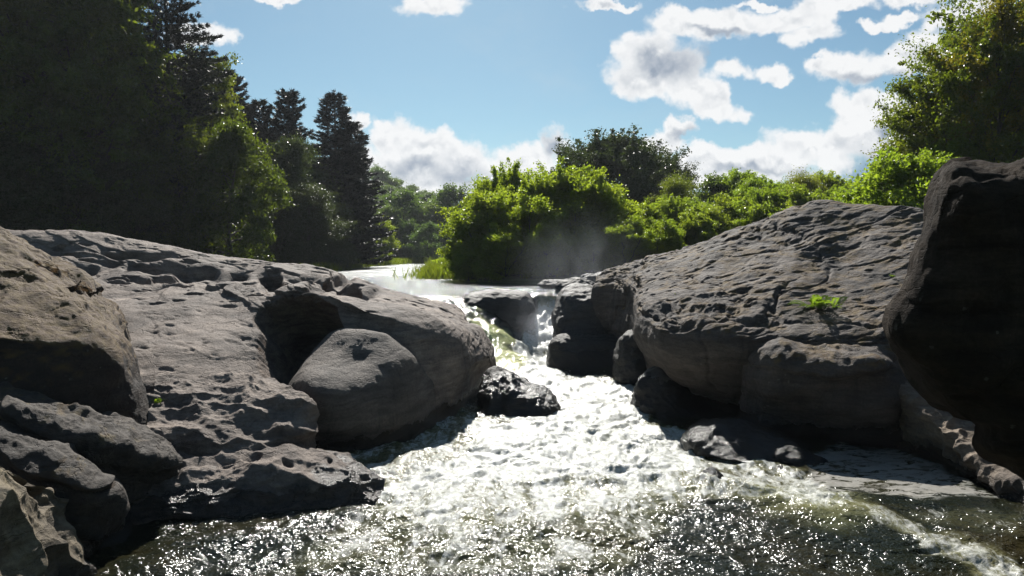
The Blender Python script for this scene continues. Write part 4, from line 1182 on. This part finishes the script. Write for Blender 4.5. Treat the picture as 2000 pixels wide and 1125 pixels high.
# left forest, front to back
tree('maple1', 30, 49, -160, 'tall shadowy broadleaf tree at the far left edge of the photo', kind='broadleaf_tree')
tree('maple2', 192, 47, -60, 'tall dark broadleaf tree with sunlit leaves down its right edge', kind='broadleaf_tree', wide=0.85, rz=1.0)
tree('maple2', 120, 53, -140, 'dark broadleaf tree between the far left tree and the one with the sunlit edge', kind='broadleaf_tree', rz=2.2)
tree('maple1', -90, 52, -120, 'broadleaf tree cut by the left edge of the photo', kind='broadleaf_tree', rz=4)
tree('pineh', 336, 52, -70, 'tall white pine with long bare-ended boughs reaching into the sky', kind='pine_tree', rz=0.4, wide=1.0)
tree('linden', 448, 50, 238, 'bright drooping broadleaf tree with sunlit hanging branches over the river', kind='broadleaf_tree', rz=0.8, wide=0.82)
tree('linden', 330, 50, 205, 'half-lit broadleaf tree in front of the white pine', kind='broadleaf_tree', rz=2.8, wide=0.85)
tree('pine3', 512, 74, 148, 'open-crowned pine trio standing against the sky', kind='pine_tree', rz=0.0, wide=1.1)
tree('maple2', 385, 60, 120, 'dark broadleaf tree under the boughs of the tall white pine', kind='broadleaf_tree', rz=5, wide=0.8)
tree('pine2', 672, 80, 185, 'dense dark cone-shaped pine at the river bend', kind='pine_tree', rz=0.3, wide=1.5)
tree('under', 565, 66, 285, 'dark broadleaf tree between the pine trio and the cone-shaped pine', kind='broadleaf_tree', rz=1.2, wide=0.75)
tree('pine1', 712, 98, 290, 'slim pine leaning out right of the cone-shaped pine', kind='pine_tree', rz=2.0, wide=0.9)
tree('sap1', 737, 100, 430, 'small light-green tree at the water below the slim pine', kind='broadleaf_tree', rz=2.0)
lb_ = 'shaded understorey tree in the dark wood on the left bank'
for k, (px_, Y_, ty) in enumerate([(60, 46, 260), (170, 46, 300), (265, 47, 330), (340, 52, 360), (420, 55, 380), (480, 58, 380), (540, 60, 370), (600, 63, 370), (640, 72, 400), (-20, 45, 280), (560, 70, 330), (620, 80, 330), (300, 60, 150), (100, 62, 100), (220, 64, 120), (460, 70, 300), (10, 60, 60), (500, 62, 420), (640, 68, 450)]):
    tree('under', px_, Y_, ty, lb_, kind='understorey_tree', group='shaded understorey of the left wood', wide=1.15)
# far hillside
random.seed(5)
hl = 'distant tree on the wooded hillside at the bend of the river'
cnt = 0
for row, (Y_, n_, x0, x1) in enumerate([(125, 9, -36, -13), (138, 11, -42, -11), (155, 12, -50, -12), (175, 12, -60, -12), (200, 13, -70, -14), (230, 12, -80, -16), (265, 12, -80, -14)]):
    for k in range(n_):
        x_ = x0 + (x1 - x0) * (k + random.uniform(-.3, .3) + .5) / n_
        y_ = Y_ + random.uniform(-8, 8)
        pr = random.choice(['far0', 'far1', 'far2', 'far0', 'farpine'])
        zg = float(ground_z(np.array([x_]), np.array([y_]))[0])
        s_ = random.uniform(0.7, 1.15) * (0.75 if row == 0 else 1)
        px_ = 1000 + F * x_ / y_
        if 890 < px_: s_ *= 0.6
        o = place('hillside_tree', PR[pr][0], (x_, y_, zg - 0.3), s_, hl, 'tree', group='trees on the far hillside'); cnt += 1
tree('farpine', 957, 250, 415, 'tiny distant conifer poking up behind the hillside', kind='pine_tree')

# island willows
W_ = [  # px, Y, top, proto, wide
    (925, 41, 425, 0, 0.8), (965, 41, 392, 1, 0.9), (995, 46, 350, 2, 0.62), (1050, 41, 375, 0, 0.85), (1095, 42, 350, 1, 0.85), (1150, 42, 362, 2, 0.85), (1200, 42, 400, 0, 0.8),
    (922, 39, 480, 2, 0.9), (985, 38, 455, 0, 1.0), (1070, 38, 450, 1, 1.0), (1150, 38, 465, 2, 1.0), (1225, 38, 440, 0, 1.0), (1255, 43, 412, 1, 0.85), (1315, 44, 402, 2, 0.85),
    (1290, 38, 440, 1, 0.9), (1355, 42, 425, 0, 0.9), (940, 50, 410, 1, 0.9)]
wl = ['leftmost full willow bush of the island with its lit crown over the water', 'rounded bright willow bush second along the island', 'tallest willow sprays at the middle of the island', 'bright willow bush right of the tallest sprays', 'broad sunlit willow bush at the centre of the island thicket', 'sunlit willow bush behind the drifting mist', 'willow bush above the right half of the mist',
      'low shaded willow at the island tip over dark water', 'shaded willow bush at the left waterline of the island', 'shaded willow bush at the waterline behind the falls', 'misty shaded willow at the waterline', 'willow bush beside the mist at the end of the banded rock', 'bright willow right of the mist', 'bright willow bush behind the crest of the banded rock',
      'low willow bush against the sloping left crest of the banded rock', 'low bright willow further up the crest of the banded rock', 'willow bush at the back left of the island facing the river']
for (px_, Y_, ty, p, wd), lb in zip(W_, wl):
    tree('bush%d' % p, px_, Y_, ty, lb, kind='willow_bush', cat='bush', wide=wd * 1.15, group='willow thicket on the island')
tree('bigdull', 1190, 68, 287, 'big grey-green domed tree rising behind the willow thicket', kind='broadleaf_tree', wide=0.95, rz=0.5)
tree('bigdull', 1275, 74, 318, 'right-hand shoulder of the grey-green dome, a wide tree with bare twigs', kind='broadleaf_tree', wide=0.7, rz=2.5)
rt = [(1310, 55, 355, 'oak2', 'round dark-green tree right of the grey-green dome'), (1395, 62, 350, 'far0', 'small dark round-topped tree in the gap of the right bank'), (1440, 60, 345, 'sap0', 'slender pale tree on the right bank'), (1480, 55, 355, 'sap1', 'light-green young tree above the crest of the banded rock'),
      (1520, 58, 365, 'sap0', 'leafy young tree left of the round pair'), (1560, 56, 348, 'oak2', 'darker leafy tree of the round pair behind the rock'), (1612, 58, 347, 'sap1', 'pale round tree at the right end of the far row'), (1350, 50, 395, 'sap1', 'low light-green tree next to the willow thicket'),
      (1430, 48, 400, 'bush0', 'bright bush behind the rising crest of the rock'), (1500, 46, 385, 'bush1', 'green bush behind the shoulder of the rock'), (1385, 46, 415, 'bush2', 'yellow-green bush low against the crest'), (1570, 44, 385, 'bush0', 'bush just behind the top of the banded rock'), (1640, 52, 385, 'bush2', 'small bush right of the rock summit')]
for px_, Y_, ty, p, lb in rt: tree(p, px_, Y_, ty, lb, kind='bush' if 'bush' in p else 'broadleaf_tree', cat='bush' if 'bush' in p else 'tree')
tb_ = 'indistinct tree in the low green backdrop of the right bank'
for k, px_ in enumerate(range(1260, 1720, 42)): tree('far%d' % (k % 3), px_, 85 + (k * 7) % 13, 385 + (k * 13) % 22, tb_, kind='backdrop_tree', group='backdrop trees of the right bank', wide=1.2)
# right edge
tree('oak', 1905, 31, 70, 'leafy oak at the right edge with ragged boughs over the sky', kind='oak_tree', rz=0.7, wide=0.80)
tree('oak', 2120, 33, -200, 'tall dark tree cut by the right edge of the photo', kind='broadleaf_tree', rz=3.0, wide=0.8)
tree('yellow', 1945, 29.3, 5, 'yellow-green tree turning early behind the oak', kind='broadleaf_tree', rz=1.0, wide=0.75)
tree('bush1', 1760, 28, 335, 'bright low bush left of the black rock', kind='bush', cat='bush')
tree('bush0', 1850, 30, 300, 'leafy bush at the foot of the oak', kind='bush', cat='bush', wide=0.9)
tree('oak2', 1830, 33, 200, 'shaded lower tree between the oak and the black rock', kind='broadleaf_tree', wide=1.0)
tree('bush2', 1705, 32, 375, 'small sunlit bush beside the summit of the banded rock', kind='bush', cat='bush')
tree('oak', 2180, 30, -100, 'tree beyond the right edge of the photo, only its outer boughs in view', kind='broadleaf_tree', rz=5.0, wide=0.8)


# grass along the banks
def grass_patch(name, centers, h, label, n_per=300, spread=1.2, mat=None, kind='stuff'):
    r = np.random.default_rng(len(centers) + int(h * 100))
    C = np.array(centers, float); idx = np.repeat(np.arange(len(C)), n_per)
    P0 = C[idx] + r.normal(size=(len(idx), 3)) * np.array([spread, spread, 0])
    H_ = h * r.uniform(0.5, 1.2, len(idx)); lean = r.normal(size=(len(idx), 3)) * 0.35; lean[:, 2] = 1
    a = r.uniform(0, 6.28, len(idx)); w = h * 0.05
    sd = np.stack([np.cos(a), np.sin(a), 0 * a], 1) * w
    V = np.stack([P0 - sd, P0 + sd, P0 + lean * H_[:, None] + sd * 0.2, P0 + lean * H_[:, None] - sd * 0.2], 1).reshape(-1, 3)
    me = mesh_from(name, V, np.arange(len(V)).reshape(-1, 4), mat or M_grass, smooth=False, attrs={'var': ('FACE', r.uniform(0, 1, len(idx)))})
    o = link(name, me); tag(o, label, 'grass', None, kind); return o


cs = []
for Y_ in np.linspace(100, 124, 12):
    for x_ in np.linspace(left_bank(Y_) - 3, left_bank(Y_) + 1.0, 5): cs.append((x_, Y_, UPZ + 0.05))
for Y_ in np.linspace(119, 130, 7):
    for x_ in np.linspace(-21, -9, 16): cs.append((x_, Y_, UPZ + 0.1))
for Y_ in np.linspace(44, 116, 30):
    for dx in (0.2, 1.0, 2.0): cs.append((right_bank(Y_) + dx - 0.5, Y_, UPZ - 0.05))
for Y_ in np.linspace(55, 100, 20):
    cs.append((left_bank(Y_) - 0.4, Y_, UPZ - 0.05))
grass_patch('bank_grass', cs, 0.8, 'bright reedy grass fringing the river banks', 240, 0.9)
# reed tuft standing in the river
c0 = np.array([(870 - 1000) / F * 46, 46, UPZ])
g_ = grass_patch('reed_clump', [c0 + np.array([dx * 0.5, dy * 0.6, 0]) for dx in (-1, 0, 1) for dy in (-1, 0, 1)], 0.75, 'bright green reed clump standing in the river at the island tip', 260, 0.35, kind=None)
g_['category'] = 'reeds'


# ferns and tufts on the rocks
def fern(px, py, Y, size, label, seed, nf=22):
    r = np.random.default_rng(seed)
    base = np.array(U(px, py, Y))
    Vs = []; stems = []
    for k in range(nf):
        az = r.uniform(0, 6.28); L = size * r.uniform(0.5, 1.0); el = r.uniform(0.5, 1.4)
        d_ = np.array([math.cos(az) * math.cos(el), math.sin(az) * math.cos(el), math.sin(el)])
        t = np.linspace(0, 1, 12)[:, None]
        sp = base + r.normal(size=3) * np.array([size * .22, size * .2, 0.0]) + d_ * L * t + np.array([0, 0, -0.45 * L]) * t ** 2
        stems.append((sp, np.linspace(0.006, 0.002, 12)))
        sd = np.cross(d_, [0, 0, 1]); sd /= np.linalg.norm(sd)
        for j in range(2, 12):
            w = L * 0.2 * math.sin(math.pi * (j / 12) ** 0.8) + 0.01
            for s_ in (-1, 1):
                a0 = sp[j]; e = a0 + sd * s_ * w + d_ * w * 0.35; m_ = (a0 + e) / 2; wd = d_ * L * 0.028
                Vs.append([a0, m_ - wd, e, m_ + wd])
    Vs = np.array(Vs).reshape(-1, 3)
    o = empty('fern', tuple(base)); tag(o, label, 'fern')
    me = mesh_from('fronds', Vs - base, np.arange(len(Vs)).reshape(-1, 4), M_fern, smooth=False, attrs={'var': ('FACE', r.uniform(0, 1, len(Vs) // 4))})
    link('fronds', me, o)
    tv, tf = tubes(stems, 4); link('stems', mesh_from('stems', tv - base, tf, M_fern, attrs={'var': ('FACE', np.full(len(tf), 0.3))}), o)


fern(1598, 602, 15.9, 0.62, 'bright green fern growing on the banded rock', 1, 46)
fern(1328, 578, 17.9, 0.22, 'tiny green plant near the left end of the banded rock', 2, 14)
fern(1741, 541, 16.6, 0.14, 'tiny sprig high on the banded rock by the black rock', 3, 10)
fern(306, 788, 12.2, 0.22, 'small green tuft in the crack below the mossy boulder', 4, 20)


# ------------------------------------------------------------------ spray mist
def mist(name, c, rad, dens, label, seed=0.0):
    import bmesh
    bm = bmesh.new(); bmesh.ops.create_icosphere(bm, subdivisions=4, radius=1.0)
    me = bpy.data.meshes.new(name); bm.to_mesh(me); bm.free()
    m, nt = new_mat(name); b = NB(nt)
    oc = b.n('ShaderNodeTexCoord').outputs['Object']
    rr = b.vmath('LENGTH', oc)
    body = b.math('POWER', b.rng(rr, 1.0, 0.0, smooth=True), 1.6)
    nz = b.rng(b.noise(b.vmath('ADD', b.vmath('MULTIPLY', oc, (1.2, 1.0, 0.8)), (seed, 0, 0)), 1.4, 5, 0.6, 0.8), 0.34, 0.74)
    den = b.math('MULTIPLY', b.math('MULTIPLY', body, nz), dens)
    v = b.n('ShaderNodeVolumePrincipled'); b.set(v.inputs['Density'], den)
    v.inputs['Color'].default_value = (0.84, 0.88, 0.97, 1); v.inputs['Anisotropy'].default_value = 0.3
    o_ = b.n('ShaderNodeOutputMaterial'); nt.links.new(v.outputs[0], o_.inputs['Volume'])
    me.materials.append(m)
    o = link(name, me); o.location = c; o.scale = rad
    tag(o, label, 'mist', None, 'stuff')
    return o


mist('mist', (3.0, 30.0, 3.6), (4.2, 2.6, 3.4), 0.09, 'thin spray drifting up from the falls in front of the willows')
mist('mist', (1.1, 24.6, 1.6), (1.9, 1.8, 1.8), 0.26, 'brighter spray hanging over the foot of the falls', 4.0)

import bmesh
bm = bmesh.new(); bmesh.ops.create_cube(bm, size=1.0)
me = bpy.data.meshes.new('haze'); bm.to_mesh(me); bm.free()
m, nt = new_mat('haze'); b = NB(nt)
v = b.n('ShaderNodeVolumePrincipled'); v.inputs['Density'].default_value = 0.0002
v.inputs['Color'].default_value = (0.86, 0.90, 0.97, 1); v.inputs['Anisotropy'].default_value = 0.3
o_ = b.n('ShaderNodeOutputMaterial'); nt.links.new(v.outputs[0], o_.inputs['Volume'])
me.materials.append(m)
hz = link('haze', me); hz.scale = (2600, 3400, 60); hz.location = (0, 1400, 25)
tag(hz, 'faint bluish summer haze over the valley', 'haze', None, 'stuff')

S.cycles.use_denoising = True
S.cycles.max_bounces = 8
S.cycles.transparent_max_bounces = 8
S.cycles.volume_bounces = 1
S.cycles.diffuse_bounces = 3
S.cycles.glossy_bounces = 3
S.cycles.transmission_bounces = 4
S.cycles.volume_step_rate = 2.0
S.cycles.caustics_reflective = False
S.cycles.sample_clamp_indirect = 6
print('script', time.time() - T0)
